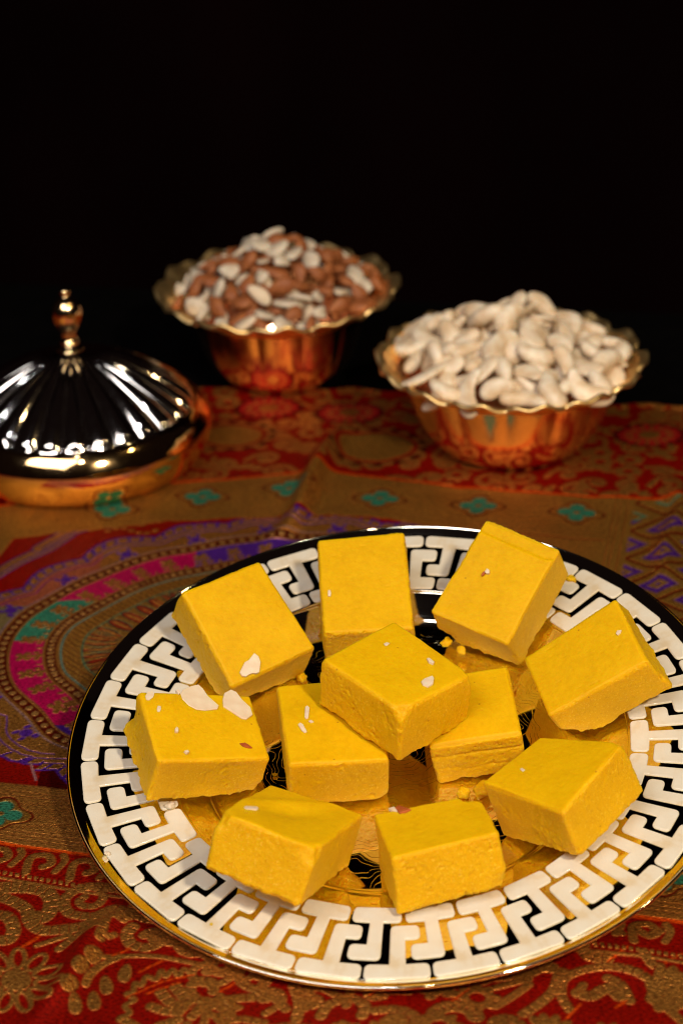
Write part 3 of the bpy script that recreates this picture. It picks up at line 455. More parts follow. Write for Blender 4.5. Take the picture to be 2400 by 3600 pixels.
# gold border bands with fine red lines
def border(v0, v1, base):
    a = bandmask(VV, v0, v1); blend(ALLW, a, base, 0.9)
    for q in (0.10, 0.16, 0.22, 0.80, 0.87): blend(ALLW, bandmask(VV, v0 + (v1 - v0) * q - .35, v0 + (v1 - v0) * q + .35) * 0.75, BRN, 0)
    dm = (np.sin((xm + ym) * 2 * math.pi / 2.6) * np.sin((xm - 2.4 * ym) * 2 * math.pi / 2.6)) > 0.35
    blend(ALLW, bandmask(VV, v0 + (v1 - v0) * .26, v0 + (v1 - v0) * .76) * dm * 0.5, BRN, 0)
border(843, 885, OLIVE); border(580, 619, GOLD)
for v in (885.5, 579.5): blend(ALLW, bandmask(VV, v - 1, v + 1), ORG, 0.1)
blend(ALLW, bandmask(VV, 575, 578.5) * 0.8, RED, 0)
blend(ALLW, bandmask(VV, 560.6, 562.4) * (np.sin(xm * 2.6) > -0.2), GOLD, .8); blend(ALLW, bandmask(VV, 558, 559.2), GOLD, .8)
def quatre(cx, cy, s=1.0, colr=TEAL):
    disc(cx, cy, 12.5 * s, 10.5 * s, BRN, 0, -.2, 4, .18)
    disc(cx, cy, 11 * s, 9 * s, OLIVE, 1, -.2, 4, .18)
    for a in (0, 1.5708, 3.1416, 4.712):
        disc(cx + 5.6 * s * math.cos(a - .2), cy + 5.2 * s * math.sin(a - .2), 4.0 * s, 3.7 * s, colr, 0)
    disc(cx, cy, 3.4 * s, 3.2 * s, colr, 0); disc(cx, cy, 1.5 * s, 1.3 * s, OLIVE)
for cx, cy in ((-118, 866), (-72, 877), (-27, 882), (20, 868), (70, 859), (119, 847)): quatre(cx, cy)
for cx, cy in ((-137, 605), (115, 556), (0, 575), (60, 565)): quatre(cx, cy, 0.95)
# right and left vertical bands
for u0, u1 in ((101, 175), (-320, -197)):
    m_ = bandmask(UU_, u0, u1) * np.clip((VV - 622), 0, 1) * np.clip((884 - VV), 0, 1)
    blend(ALLW, m_, OLIVE, 0.9)
    for q in (2, 4.6, 8.5, 52, 55):
        blend(ALLW, bandmask(UU_, u0 + q - .45, u0 + q + .45) * m_ * 0.8, BRN, 0)
    din = bandmask(UU_, u0 + 12, u0 + 48) * m_
    gx = (UU_ - u0 - 30) / 18.0; gy = (ym - 800) / 14.0
    dia = np.abs(((gx + 1) % 2) - 1) + np.abs(((gy + 1) % 2) - 1)
    tealz = ym > 838
    lat = (np.abs(dia - 1) < 0.10); blend(ALLW, din * lat * 0.95, BRN, 0)
    d2 = np.where(dia > 1, 2 - dia, dia)
    blend(ALLW, din * np.clip((0.62 - d2) * 8, 0, 1) * ~tealz, PUR, 0.1); blend(ALLW, din * np.clip((0.5 - d2) * 8, 0, 1) * tealz, TEAL, 0.1)
    blend(ALLW, din * np.clip((0.34 - d2) * 8, 0, 1), OLIVE, 0.9); blend(ALLW, din * np.clip((0.16 - d2) * 8, 0, 1) * ~tealz, PUR, 0.1)
blend(ALLW, bandmask(UU_, 160, 171) * (VV > 622) * (VV < 1000), (0.40, 0.30, 0.12), 1.0)
# swirls in the narrow red strip under the lower band
for k in range(16):
    x = -150 + k * 17; yv = float(np.interp(x, [-400, -140, -98, 106, 119, 400], [660, 589, 578, 534, 531, 470])) - 9.5
    stroke([(x - 6, yv - 5), (x - 5, yv + 4), (x + 1, yv + 5), (x + 3, yv), (x, yv - 2)], 3.0, GOLD, 1, True); stroke([(x + 5, yv - 5), (x + 8, yv + 1), (x + 7, yv + 5)], 2.6, GOLD, 1, True)
# thin orange lines inside the red ground
for (a_, b_) in (((-130, 641), (-126, 628)),): stroke([a_, b_], 0.8, (0.4, 0.2, 0.2), .4, False)
# height
Z = 0.0013 * vnoise(np.stack([X.ravel(), Y.ravel() * 0.8, 0 * X.ravel()], 1), 24, 3).reshape(X.shape) + 0.0007 * vnoise(np.stack([X.ravel() * 1.2, Y.ravel(), 0 * X.ravel()], 1), 62, 4).reshape(X.shape)
Z = Z - Z.min() * 0.6
def ridge(P, h, wd):
    global Z
    P = np.array(P, float); wn = win(P[:, 0].min() - 30, P[:, 0].max() + 30, P[:, 1].min() - 30, P[:, 1].max() + 30)
    if wn is None: return
    d, a = seg_dist(xm[wn], ym[wn], catmull(P)); L = a.max()
    Z[wn] += h * np.exp(-(d / wd) ** 2) * np.clip(np.minimum(a, L - a) / (L * 0.3), 0, 1)
ridge([(-40, 820), (-24, 845), (-14, 893), (-4, 930), (8, 965)], 0.0100, 5.4)
ridge([(-80, 548), (-92, 530), (-100, 505), (-112, 480)], 0.0045, 4.8)
ridge([(150, 760), (158, 810), (172, 850), (168, 900)], 0.0050, 5.5)
ridge([(-190, 1000), (-100, 1006), (0, 1000)], 0.003, 10)
ridge([(40, 560), (90, 520), (130, 500)], 0.0018, 12)
ridge([(-30, 500), (20, 480), (70, 470)], 0.0016, 12)
Z += 0.0012
# the cloth is bunched up under the tilted plate
lx = (X - PC[0]) / EX[0]; ly = (Y - PC[1]) / EY[1]; lr = np.hypot(lx, ly)
zp = PC[2] - 0.0185 * EN[2] - (EN[0] * (X - PC[0]) + EN[1] * (Y - PC[1])) / EN[2]
wgt = smooth01((0.112 - lr) / 0.034)
Z = Z * (1 - wgt) + np.maximum(zp - 0.0006, 0.0004) * wgt
Z = np.where(lr < 0.13, np.minimum(Z, np.maximum(zp + 0.0125 * smooth01((lr - 0.085) / 0.045) - 0.001, 0.0004) + 0.0), Z)
# hem at the back edge
back = smooth01((Y - (edge - 0.006)) / 0.006); Z = Z * (1 - back) + (-0.001) * back + 0.0016 * np.exp(-((edge - Y - 0.005) / 0.003) ** 2)
V = np.stack([X, Y, Z], -1).reshape(-1, 3)
idx = np.arange(NYY * NXX).reshape(NYY, NXX)
Fq = np.stack([idx[:-1, :-1], idx[:-1, 1:], idx[1:, 1:], idx[1:, :-1]], -1).reshape(-1, 4)
me = mesh_from('brocade_cloth', V, Fq)
at = me.color_attributes.new('pattern', 'FLOAT_COLOR', 'POINT'); at.data.foreach_set('color', C.reshape(-1, 4).astype(np.float32).ravel())
tag(obj('brocade_cloth', me, M_cloth), 'red silk brocade cloth woven with gold scrolls, a paisley and teal flowers, spread under everything', 'cloth')

# ---------------------------------------------------------------- lathe
def lathe(name, prof, n, mat, parent=None, mod=None, close=False):
    prof = np.array(prof, float); k = len(prof); th = np.arange(n) * 2 * math.pi / n
    Rr = np.repeat(prof[:, 0][:, None], n, 1); Zz = np.repeat(prof[:, 1][:, None], n, 1); TH = np.repeat(th[None], k, 0)
    if mod: Rr, Zz = mod(Rr, Zz, TH, np.repeat(np.arange(k)[:, None], n, 1))
    V = np.stack([Rr * np.cos(TH), Rr * np.sin(TH), Zz], -1).reshape(-1, 3)
    i = np.arange(k * n).reshape(k, n); j = np.roll(i, -1, 1)
    Fq = np.stack([i[:-1], j[:-1], j[1:], i[1:]], -1).reshape(-1, 4)
    if close: Fq = np.vstack([Fq, np.stack([i[-1], j[-1], j[0], i[0]], -1)])
    return obj(name, mesh_from(name, V, Fq), mat, parent)
def dens(P, k=5): return catmull(P, k=k)

# ---------------------------------------------------------------- the plate
plate = empty('plate', PC.tolist())
plate.matrix_world = Matrix([[EX[0], EY[0], EN[0], PC[0]], [EX[1], EY[1], EN[1], PC[1]], [EX[2], EY[2], EN[2], PC[2]], [0, 0, 0, 1]])
tag(plate, 'round mirror-gold plate with a cream greek-key border, holding the yellow fudge', 'plate')
RO, RI = 0.1249, 0.0913
def rimz(r): return -0.0058 + (r - RI) / (RO - RI) * 0.0024
top = [(0.0005, -0.0140), (0.03, -0.0140), (0.060, -0.0140), (0.0735, -0.0139), (0.0765, -0.0134), (0.0790, -0.0118), (0.0840, -0.0095), (0.0880, -0.0077), (0.0898, -0.0069), (0.0910, rimz(0.091)), (0.100, rimz(0.100)), (0.112, rimz(0.112)), (0.1240, rimz(0.1240)),
       (0.1252, -0.0034), (0.1260, -0.0032), (0.1268, -0.0028), (0.1280, -0.0022), (0.1290, -0.0017), (0.12945, -0.00155), (0.12985, -0.0012), (0.1303, -0.00125), (0.13055, -0.0017), (0.1305, -0.0024), (0.1300, -0.0029), (0.1288, -0.0036),
       (0.125, -0.0056), (0.110, -0.0085), (0.093, -0.0095), (0.088, -0.0125), (0.0810, -0.0165), (0.0795, -0.0182), (0.0775, -0.0182), (0.0760, -0.0165), (0.05, -0.0160), (0.0005, -0.0160)]
dish = lathe('dish', dens(top, 4), 256, M_dish, plate)
NK = 32; PT = 2 * math.pi / NK
def round_poly(P, r):
    out = []; n = len(P)
    for i in range(n):
        a, b, c = (np.array(P[k % n], float) for k in (i - 1, i, i + 1))
        u = a - b; v = c - b; lu, lv = np.linalg.norm(u), np.linalg.norm(v); u /= lu; v /= lv
        crs = u[0] * v[1] - u[1] * v[0]
        rr = r if crs * SGN < 0 else 0.00022
        rr = min(rr, lu * 0.45, lv * 0.45)
        for t in np.linspace(0, 1, 6 if rr > .0003 else 2):
            p = b + u * rr * (1 - t) ** 2 + v * rr * t ** 2
            out.append(p)
    return out
def key_piece(name, uv):
    global SGN
    Rm = (RO + RI) / 2; P = [((u * PT) * Rm, RO - v * (RO - RI)) for u, v in uv]
    ar = sum(P[i][0] * P[(i + 1) % len(P)][1] - P[(i + 1) % len(P)][0] * P[i][1] for i in range(len(P))); SGN = 1 if ar > 0 else -1
    Q = round_poly(P, 0.0019)
    if SGN < 0: Q = Q[::-1]
    # three rings: base, shoulder, top inset
    n = len(Q); Qa = np.array(Q); nx_ = np.roll(Qa, -1, 0) - np.roll(Qa, 1, 0); nx_ /= np.linalg.norm(nx_, axis=1)[:, None] + 1e-9
    inn = np.stack([-nx_[:, 1], nx_[:, 0]], 1)
    rings = []
    for ins_, h in ((-0.00032, -0.0004), (-0.00022, 0.00030), (-0.00008, 0.00050), (0.00016, 0.00060)):
        q = Qa + inn * ins_; a = q[:, 0] / Rm; r = q[:, 1]
        rings.append(np.stack([r * np.cos(a), r * np.sin(a), rimz(r) + h], 1))
    V = np.vstack(rings); Fs = []
    for k in range(3):
        for i in range(n): Fs.append([k * n + i, k * n + (i + 1) % n, (k + 1) * n + (i + 1) % n, (k + 1) * n + i])
    me = mesh_from(name, V, Fs)
    import bmesh
    bm_ = bmesh.new(); bm_.from_mesh(me); bm_.verts.ensure_lookup_table()
    f = bm_.faces.new([bm_.verts[3 * n + i] for i in range(n)]); f.smooth = False
    bmesh.ops.triangulate(bm_, faces=[f]); bmesh.ops.recalc_face_normals(bm_, faces=bm_.faces[:]); bm_.to_mesh(me); bm_.free()
    me.materials.append(M_enamel)
    return me
outer_k = key_piece('key_inlay', [(.035, 0), (.97, 0), (.97, .188), (.622, .188), (.622, .555), (.88, .555), (.88, .735), (.395, .735), (.395, .188), (.035, .188)])
inner_k = key_piece('key_inlay_inner', [(.665, 1), (1.575, 1), (1.575, .805), (1.235, .805), (1.235, .272), (.735, .272), (.735, .465), (1.012, .465), (1.012, .805), (.665, .805)])
for k in range(NK):
    for mk in (outer_k, inner_k):
        o = obj('key_inlay', mk, None, plate); o.rotation_euler = (0, 0, PHASE + k * PT)

# ---------------------------------------------------------------- fudge squares
BLOCKS = {
1: [[-0.07264, 0.68072, 0.0464], [-0.03997, 0.70173, 0.04905], [-0.01791, 0.67129, 0.02142], [-0.05075, 0.65065, 0.01949], [-0.06592, 0.66937, 0.0642], [-0.03465, 0.69002, 0.06616], [-0.01188, 0.66073, 0.04074], [-0.04542, 0.63888, 0.03647]],
2: [[-0.01016, 0.71903, 0.04605], [0.0274, 0.71976, 0.04805], [0.02945, 0.67633, 0.0256], [-0.00807, 0.67544, 0.02331], [-0.01097, 0.7085, 0.06598], [0.02645, 0.70946, 0.06841], [0.02865, 0.66576, 0.04546], [-0.00904, 0.66529, 0.04396]],
3: [[0.06521, 0.71689, 0.05595], [0.09606, 0.69643, 0.05251], [0.07207, 0.66494, 0.02637], [0.04026, 0.68502, 0.02909], [0.06031, 0.70557, 0.07493], [0.09001, 0.68457, 0.07043], [0.06614, 0.65319, 0.04451], [0.03566, 0.67439, 0.04938]],
4: [[0.07872, 0.65273, 0.03041], [0.11425, 0.6566, 0.05774], [0.12808, 0.62077, 0.04293], [0.08809, 0.61858, 0.01884], [0.07098, 0.64484, 0.04312], [0.10786, 0.64771, 0.06851], [0.11617, 0.61469, 0.05912], [0.07753, 0.61316, 0.03628]],
5: [[-0.08835, 0.61861, 0.03161], [-0.0451, 0.63488, 0.02006], [-0.03417, 0.60221, 0.01161], [-0.07704, 0.58492, 0.02121], [-0.08033, 0.61553, 0.05151], [-0.03802, 0.631, 0.03842], [-0.02949, 0.59815, 0.02964], [-0.07048, 0.58205, 0.04151]],
6: [[-0.02783, 0.63549, 0.01947], [0.01027, 0.63958, 0.0189], [0.01592, 0.59178, 0.01385], [-0.02271, 0.58764, 0.01432], [-0.02741, 0.63328, 0.04064], [0.0102, 0.63763, 0.04058], [0.01543, 0.58933, 0.03457], [-0.02215, 0.58573, 0.03607]],
7: [[-0.01122, 0.61853, 0.04077], [0.01773, 0.6438, 0.04071], [0.04723, 0.61116, 0.03635], [0.01896, 0.58542, 0.03551], [-0.00902, 0.6163, 0.0632], [0.01952, 0.64203, 0.06403], [0.04796, 0.60912, 0.05915], [0.02002, 0.58409, 0.05967]],
8: [[0.03156, 0.639, 0.02175], [0.0667, 0.64008, 0.02652], [0.06835, 0.60215, 0.01911], [0.03464, 0.60107, 0.01435], [0.02929, 0.63503, 0.04131], [0.06411, 0.63599, 0.04583], [0.06654, 0.59796, 0.03825], [0.03107, 0.59687, 0.03346]],
9: [[0.05692, 0.57166, 0.01073], [0.08205, 0.59747, 0.01907], [0.10921, 0.56778, 0.03206], [0.08296, 0.54182, 0.02343], [0.04903, 0.5742, 0.03325], [0.07364, 0.59791, 0.03757], [0.10029, 0.56999, 0.05396], [0.07518, 0.54248, 0.04235]],
10: [[-0.0516, 0.53326, 0.02977], [-0.03436, 0.57683, 0.01122], [-0.00047, 0.56184, 0.00692], [-0.01811, 0.51741, 0.02379], [-0.04586, 0.53895, 0.04876], [-0.02894, 0.5824, 0.02999], [0.00536, 0.56756, 0.02596], [-0.01151, 0.52392, 0.04437]],
11: [[0.01067, 0.55947, 0.00553], [0.05069, 0.5672, 0.01138], [0.05646, 0.53259, 0.01887], [0.01564, 0.52468, 0.01266], [0.00843, 0.56392, 0.02878], [0.04728, 0.57037, 0.03217], [0.05264, 0.53583, 0.03978], [0.01422, 0.52871, 0.0351]]}
BLAB = {1: 'fudge square at the back left, tipped forward, with one torn almond flake',
        2: 'plain smooth fudge square at the back centre behind the topmost one',
        3: 'fudge square at the back right with a tiny chip and dark splinter on top',
        4: 'fudge square leaning up the right rim with a broken crumbly left corner',
        5: 'fudge square on the left rim carrying two big white almond flakes',
        6: 'low fudge square under the left of the topmost one, with three white slivers',
        7: 'topmost fudge square, resting diagonally across two others in the middle of the plate',
        8: 'half-hidden fudge square under the right of the topmost one, its front cracked in layers',
        9: 'fudge square at the front right propped on the rim, its right face smooth',
        10: 'fudge square at the front left tilted on the rim, with a dent in its top',
        11: 'fudge square at the front centre with a red-brown skin flake at its back edge'}
def fudge(i, cor):
    cor = np.array(cor) ; rs = 17 * i
    W = (np.linalg.norm(cor[5] - cor[4]) + np.linalg.norm(cor[6] - cor[7])) / 2
    Dp = (np.linalg.norm(cor[4] - cor[7]) + np.linalg.norm(cor[5] - cor[6])) / 2
    Hh = (np.linalg.norm(cor[4] - cor[0]) + np.linalg.norm(cor[7] - cor[3])) / 2
    nx_, ny_, nz_ = 106, 106, 60
    L = {}
    faces = []; coords = []
    def face(ax, sgn, na, nb):
        a = np.linspace(-1, 1, na + 1); b = np.linspace(-1, 1, nb + 1); A, B = np.meshgrid(a, b, indexing='ij')
        o = np.full(A.shape, float(sgn))
        P = {0: (o, A, B), 1: (A, o, B), 2: (A, B, o)}[ax]
        base = sum(len(c) for c in coords); coords.append(np.stack([p.ravel() for p in P], 1))
        ii = np.arange((na + 1) * (nb + 1)).reshape(na + 1, nb + 1) + base
        q = np.stack([ii[:-1, :-1], ii[1:, :-1], ii[1:, 1:], ii[:-1, 1:]], -1).reshape(-1, 4)
        flip = (sgn > 0) if ax != 1 else (sgn < 0)
        faces.append(q if flip else q[:, ::-1])
    face(2, 1, nx_, ny_); face(2, -1, nx_, ny_); face(0, 1, ny_, nz_); face(0, -1, ny_, nz_); face(1, 1, nx_, nz_); face(1, -1, nx_, nz_)
    Pn = np.vstack(coords); Fq = np.vstack(faces)
    key = np.round(Pn * 4000).astype(np.int64); _, fi, inv = np.unique(key, axis=0, return_index=True, return_inverse=True)
    Pn = Pn[fi]; Fq = inv.ravel()[Fq]
    half = np.array([W, Dp, Hh]) / 2
    P = Pn * half
    # rounded box, softer at vertical corners
    rad = 0.0016
    core = np.clip(P, -(half - rad), half - rad); ex = P - core; ln = np.linalg.norm(ex, axis=1)
    nrm = ex / (ln[:, None] + 1e-12)
    P = core + nrm * rad
    topw = smooth01((nrm[:, 2] - 0.55) / 0.35)            # 1 on the top face
    side = 1 - topw
    n = lambda s, k: vnoise(P + i * 0.37, s, rs + k)
    rough = smooth01((n(85, 21) * 0.7 + n(210, 22) * 0.5 + 0.35 + 0.25 * (i % 3 - 1)) / 0.9)      # crumbled patches next to smooth knife-cut ones
    d = side * (0.00026 * n(95, 1) + 0.00010 * n(330, 2) + (0.00005 + 0.00017 * rough) * n(1000, 3) + 0.00012 * rough * n(560, 23)) + topw * (0.00024 * n(60, 4) + 0.00004 * n(260, 25) + 0.00003 * n(900, 5))
    pits = n(420, 6); d -= side * rough * 0.0010 * np.clip(n(800, 6) * 0.75 + n(300, 13) * 0.35 - 0.34, 0, 1) / 0.6
    d -= topw * 0.0004 * np.clip(n(520, 24) - 0.62, 0, 1)
    chips = np.clip(n(210, 7) - 0.35, 0, 1)
    # ragged arrises, most at the bottom
    edgew = np.clip(1 - np.abs(np.abs(nrm).max(1) - 0.72) / 0.28, 0, 1)
    d -= edgew * (0.12 + 0.88 * smooth01((-P[:, 2] / half[2] + 0.2) / 0.5)) * (0.0022 * np.clip(n(280, 7) - 0.22, 0, 1) + 0.0011 * np.clip(n(700, 27) - 0.1, 0, 1))
    bot = smooth01((-P[:, 2] / half[2] - 0.72) / 0.28) * side
    d += bot * (0.0006 * n(260, 8) + 0.0005 * np.clip(n(620, 26), 0, 1))
    P = P + nrm * d[:, None]
    # the cut sides bulge and taper a little
    zz = P[:, 2] / half[2]
    P[:, 0] *= 1 + 0.018 * np.sin(zz * 1.6 + i) ; P[:, 1] *= 1 + 0.02 * np.sin(zz * 1.4 + i * 2)
    u, v = P[:, 0] / half[0], P[:, 1] / half[1]
    bow = vnoise(np.stack([u, v, 0 * u + i], 1), 0.9, rs + 9)
    P[:, 2] += topw * 0.0006 * bow
    if i == 10:
        P[:, 2] += topw * (-0.0016 * np.exp(-(((u - .15) * .8 + (v + .05) * .5) / .26) ** 2 - (((u) * -.5 + (v - .1) * .8) / .5) ** 2) + 0.0009 * np.exp(-(((u - .25) * .8 + (v - .42) * .7) / .2) ** 2))
    if i == 8:
        lay = -1.6 * np.exp(-((zz - 0.42 - 0.12 * vnoise(P, 90, 3)) / 0.07) ** 2) - 0.9 * np.exp(-((zz + 0.25 - 0.2 * vnoise(P, 120, 5)) / 0.06) ** 2); P[:, 1] += np.where(v < -0.85, 1, 0) * side * -0.00035 * lay
        P[:, 2] += topw * -0.0012 * smooth01((-v - 0.86) / 0.1)
    if i == 3: P[:, 2] += topw * -0.0010 * smooth01((v - 0.72 - 0.06 * n(150, 11)) / 0.08)
    def knock(cu, cv, cw, r, amt):
        q = np.sqrt(((u - cu) * half[0]) ** 2 + ((v - cv) * half[1]) ** 2 + ((zz - cw) * half[2]) ** 2)
        k = smooth01(1 - q / r) * amt * (1 + 0.5 * n(300, 12)); return k
    for ii_, cu, cv, cw, r, amt in ((4, -1, -1, -1, 0.012, 0.006), (11, 1, 1, 1, 0.009, 0.0045), (11, 1, -1, -1, 0.008, 0.003), (7, 1 * -0.95, -1, 1, 0.006, 0.0018), (1, -1, -1, -1, .008, .003), (3, -1, -1, -1, .009, .0035), (9, 1, 1, -1, .006, .002), (5, -1, 1, 0, .008, .002), (6, 1, -1, -1, .006, .0015), (10, -1, -1, 1, .008, .0025), (10, -1, 1, 1, .008, .0022), (7, 1, -1, 1, .006, .0014), (9, 1, -1, 1, .007, .0014), (5, 1, -1, -1, .009, .003)):
        if ii_ == i:
            k = knock(cu, cv, cw, r, amt)
            P = P - np.stack([cu * half[0], cv * half[1], cw * half[2]])[None] / np.linalg.norm([cu * half[0], cv * half[1], cw * half[2]]) * k[:, None]
    # trilinear map onto the measured corners (b0..b3, t0..t3), order (-,+)(+,+)(+,-)(-,-)
    s, t, r_ = (P[:, 0] / half[0] + 1) / 2, (P[:, 1] / half[1] + 1) / 2, (P[:, 2] / half[2] + 1) / 2
    s, t, r_ = s[:, None], t[:, None], r_[:, None]
    lo = cor[0] * (1 - s) * t + cor[1] * s * t + cor[2] * s * (1 - t) + cor[3] * (1 - s) * (1 - t)
    hi = cor[4] * (1 - s) * t + cor[5] * s * t + cor[6] * s * (1 - t) + cor[7] * (1 - s) * (1 - t)
    Wd = lo * (1 - r_) + hi * r_
    c0 = cor.mean(0)
    me = mesh_from('fudge_square', Wd - c0, Fq)
    a = me.attributes.new('crumb', 'FLOAT', 'POINT'); a.data.foreach_set('value', side.astype(np.float32))
    o = obj('fudge_square', me, M_fudge); o.location = c0.tolist()
    tag(o, BLAB[i], 'sweet', 'yellow fudge squares heaped on the plate')
    return o
for i, cor in BLOCKS.items(): fudge(i, cor)

# ---------------------------------------------------------------- almond flakes on the squares
FLAKES = [
(1, 'w', 'torn white almond flake near the front corner of the back left fudge square', [[-42.65, 644.56, 40.19], [-40.65, 648.79, 42.28], [-39.14, 649.86, 42.47], [-36.86, 653.1, 43.83], [-35.09, 652.23, 42.68], [-34.33, 650.28, 41.16], [-34.84, 646.38, 38.79], [-36.1, 645.61, 38.71], [-37.62, 645.35, 39.04], [-38.88, 644.59, 38.96], [-40.13, 643.5, 38.67], [-41.64, 643.38, 39.09]], [0.2668, -0.5253, 0.808]),
(5, 'w', 'largest white almond flake, half-round, at the back edge of the left fudge square', [[-64.45, 619.84, 46.61], [-63.62, 622.65, 46.82], [-60.61, 625.66, 46.25], [-58.01, 627.58, 45.64], [-56.23, 626.02, 44.71], [-54.14, 622.6, 43.32], [-49.83, 619.04, 41.08], [-50.29, 617.1, 40.9], [-54.78, 614.4, 42.07], [-58.12, 613.62, 43.16], [-61.05, 614.54, 44.4], [-63.58, 617.02, 45.78]], [0.3407, -0.1675, 0.9251]),
(5, 'w', 'long white almond flake right of the half-round one on the left fudge square', [[-48.42, 623.49, 41.37], [-47.95, 626.89, 41.81], [-45.58, 629.79, 41.46], [-43.59, 629.38, 40.66], [-41.04, 625.76, 39.06], [-37.77, 622.82, 37.33], [-36.86, 619.31, 36.36], [-39.08, 615.98, 36.57], [-40.78, 615.66, 37.14], [-45.22, 618.08, 39.21], [-48.09, 619.39, 40.5]], [0.3407, -0.1675, 0.9251]),
(5, 'w', 'small oval almond chip in the back left corner of the left fudge square', [[-77.35, 613.06, 50.13], [-76.84, 615.51, 50.39], [-75.11, 616.91, 50.01], [-74.09, 615.92, 49.45], [-74.43, 613.68, 49.17], [-75.73, 611.56, 49.27], [-76.9, 611.29, 49.65]], [0.3407, -0.1675, 0.9251]),
(5, 'w', 'tiny ragged almond crumb below the oval chip on the left fudge square', [[-72.75, 608.11, 47.55], [-72.52, 609.73, 47.75], [-71.44, 610.02, 47.41], [-71.16, 608.41, 47.01], [-71.63, 606.84, 46.9], [-72.48, 606.71, 47.19]], [0.3407, -0.1675, 0.9251]),
(5, 'w', 'pale square almond crumb near the middle of the left fudge square', [[-65.49, 600.4, 43.48], [-64.93, 601.5, 43.47], [-64.29, 600.88, 43.12], [-64.2, 599.22, 42.79], [-65.26, 598.67, 43.08]], [0.3407, -0.1675, 0.9251]),
(5, 'w', 'tiny almond crumb touching the left of the half-round flake', [[-66.34, 620.84, 47.49], [-65.27, 621.77, 47.26], [-64.48, 620.53, 46.75], [-65.04, 619.03, 46.68]], [0.3407, -0.1675, 0.9251]),
(5, 'w', 'smallest white almond speck near the front edge of the left fudge square', [[-61.53, 590.11, 40.15], [-60.4, 590.94, 39.89], [-59.67, 590.43, 39.53], [-60.56, 589.43, 39.67]], [0.3407, -0.1675, 0.9251]),
(5, 'b', 'red-brown sliver of nut skin on the left fudge square', [[-41.38, 601.9, 34.87], [-39.5, 603.04, 34.38], [-38.04, 602.45, 33.74], [-36.58, 601.4, 33.01], [-38.0, 600.78, 33.42], [-40.16, 600.89, 34.24]], [0.3407, -0.1675, 0.9251]),
(6, 'w', 'upright almond sliver on the low square beside the topmost fudge square', [[-16.38, 612.85, 38.75], [-16.16, 618.98, 39.39], [-15.32, 619.86, 39.46], [-14.47, 618.54, 39.29], [-14.92, 612.42, 38.65], [-15.87, 611.81, 38.62]], [0.0318, -0.1062, 0.9938]),
(6, 'w', 'slanting almond sliver, lower of the pair on the low square', [[-18.95, 608.52, 38.37], [-18.11, 609.56, 38.45], [-16.99, 608.53, 38.3], [-15.47, 604.25, 37.8], [-16.42, 603.65, 37.76], [-17.54, 605.1, 37.95]], [0.0318, -0.1062, 0.9938]),
(6, 'w', 'tiny almond splinter between the two slivers on the low square', [[-14.92, 610.42, 38.44], [-13.91, 611.12, 38.48], [-12.84, 610.08, 38.34], [-13.91, 609.56, 38.31]], [0.0318, -0.1062, 0.9938]),
(7, 'w', 'chunky almond chip at the right corner of the topmost fudge square', [[28.28, 602.23, 60.48], [29.63, 604.11, 60.54], [32.76, 606.06, 60.49], [33.29, 604.72, 60.36], [32.76, 601.07, 60.12], [30.74, 599.0, 60.09], [28.88, 600.0, 60.28]], [0.0614, -0.0744, 0.9953]),
(7, 'w', 'thin almond sliver behind the chunky chip on the topmost fudge square', [[31.19, 617.11, 61.42], [32.26, 617.35, 61.37], [33.97, 614.89, 61.08], [33.46, 613.75, 61.03], [31.85, 614.89, 61.21]], [0.0614, -0.0744, 0.9953]),
(7, 'w', 'faint almond speck near the back of the topmost fudge square', [[14.98, 625.87, 63.07], [16.13, 626.79, 63.07], [17.36, 626.27, 62.95], [16.35, 624.78, 62.9], [15.5, 624.65, 62.95]], [0.0614, -0.0744, 0.9953]),
(10, 'w', 'straight almond sliver on the dented front left fudge square', [[-37.56, 548.66, 43.64], [-37.1, 550.26, 43.0], [-32.91, 551.94, 41.35], [-32.49, 550.42, 41.73], [-33.0, 548.79, 42.4], [-36.75, 547.5, 43.8]], [0.2434, 0.2994, 0.9226]),
(3, 'w', 'little white almond chip on the back right fudge square', [[58.76, 683.57, 61.54], [59.81, 684.64, 62.48], [60.72, 683.78, 62.2], [60.63, 682.52, 61.4], [59.42, 682.68, 61.18]], [-0.2267, -0.5079, 0.8311]),
(3, 'b', 'dark skin splinter touching the almond chip on the back right square', [[57.35, 682.31, 60.38], [57.67, 683.38, 61.12], [58.88, 684.02, 61.85], [59.19, 683.56, 61.65], [58.29, 682.54, 60.78]], [-0.2267, -0.5079, 0.8311]),
(4, 'w', 'small almond chip on the fudge square leaning on the right rim', [[106.15, 632.35, 61.02], [106.77, 633.39, 61.82], [108.22, 632.7, 62.44], [107.68, 631.61, 61.68], [106.65, 631.38, 60.95]], [-0.4973, -0.3168, 0.8076]),
(11, 'b', 'red-brown almond skin flake at the back edge of the front centre square', [[16.66, 565.25, 29.6], [18.21, 566.73, 29.55], [22.47, 562.48, 30.88], [20.33, 561.2, 30.82], [18.23, 561.01, 30.57]], [-0.1324, 0.1737, 0.9759]),
(11, 'w', 'pale almond splinter beside the red-brown skin flake on the front centre square', [[14.41, 565.2, 29.3], [16.54, 566.0, 29.45], [17.58, 562.42, 30.23], [15.76, 563.58, 29.78]], [-0.1324, 0.1737, 0.9759]),
(9, 'w', 'white almond speck on the front right fudge square', [[63.27, 576.06, 37.25], [64.46, 576.8, 37.67], [65.52, 574.53, 38.26], [64.57, 573.86, 37.94], [63.52, 574.57, 37.47]], [-0.3688, 0.0697, 0.9269]),
(2, 'w', 'small pale almond chip on the back centre fudge square', [[-6.56, 684.21, 54.06], [-5.64, 684.47, 54.24], [-5.19, 683.17, 53.58], [-5.46, 681.66, 52.78], [-6.48, 681.85, 52.84]], [-0.0376, -0.4606, 0.8868])]
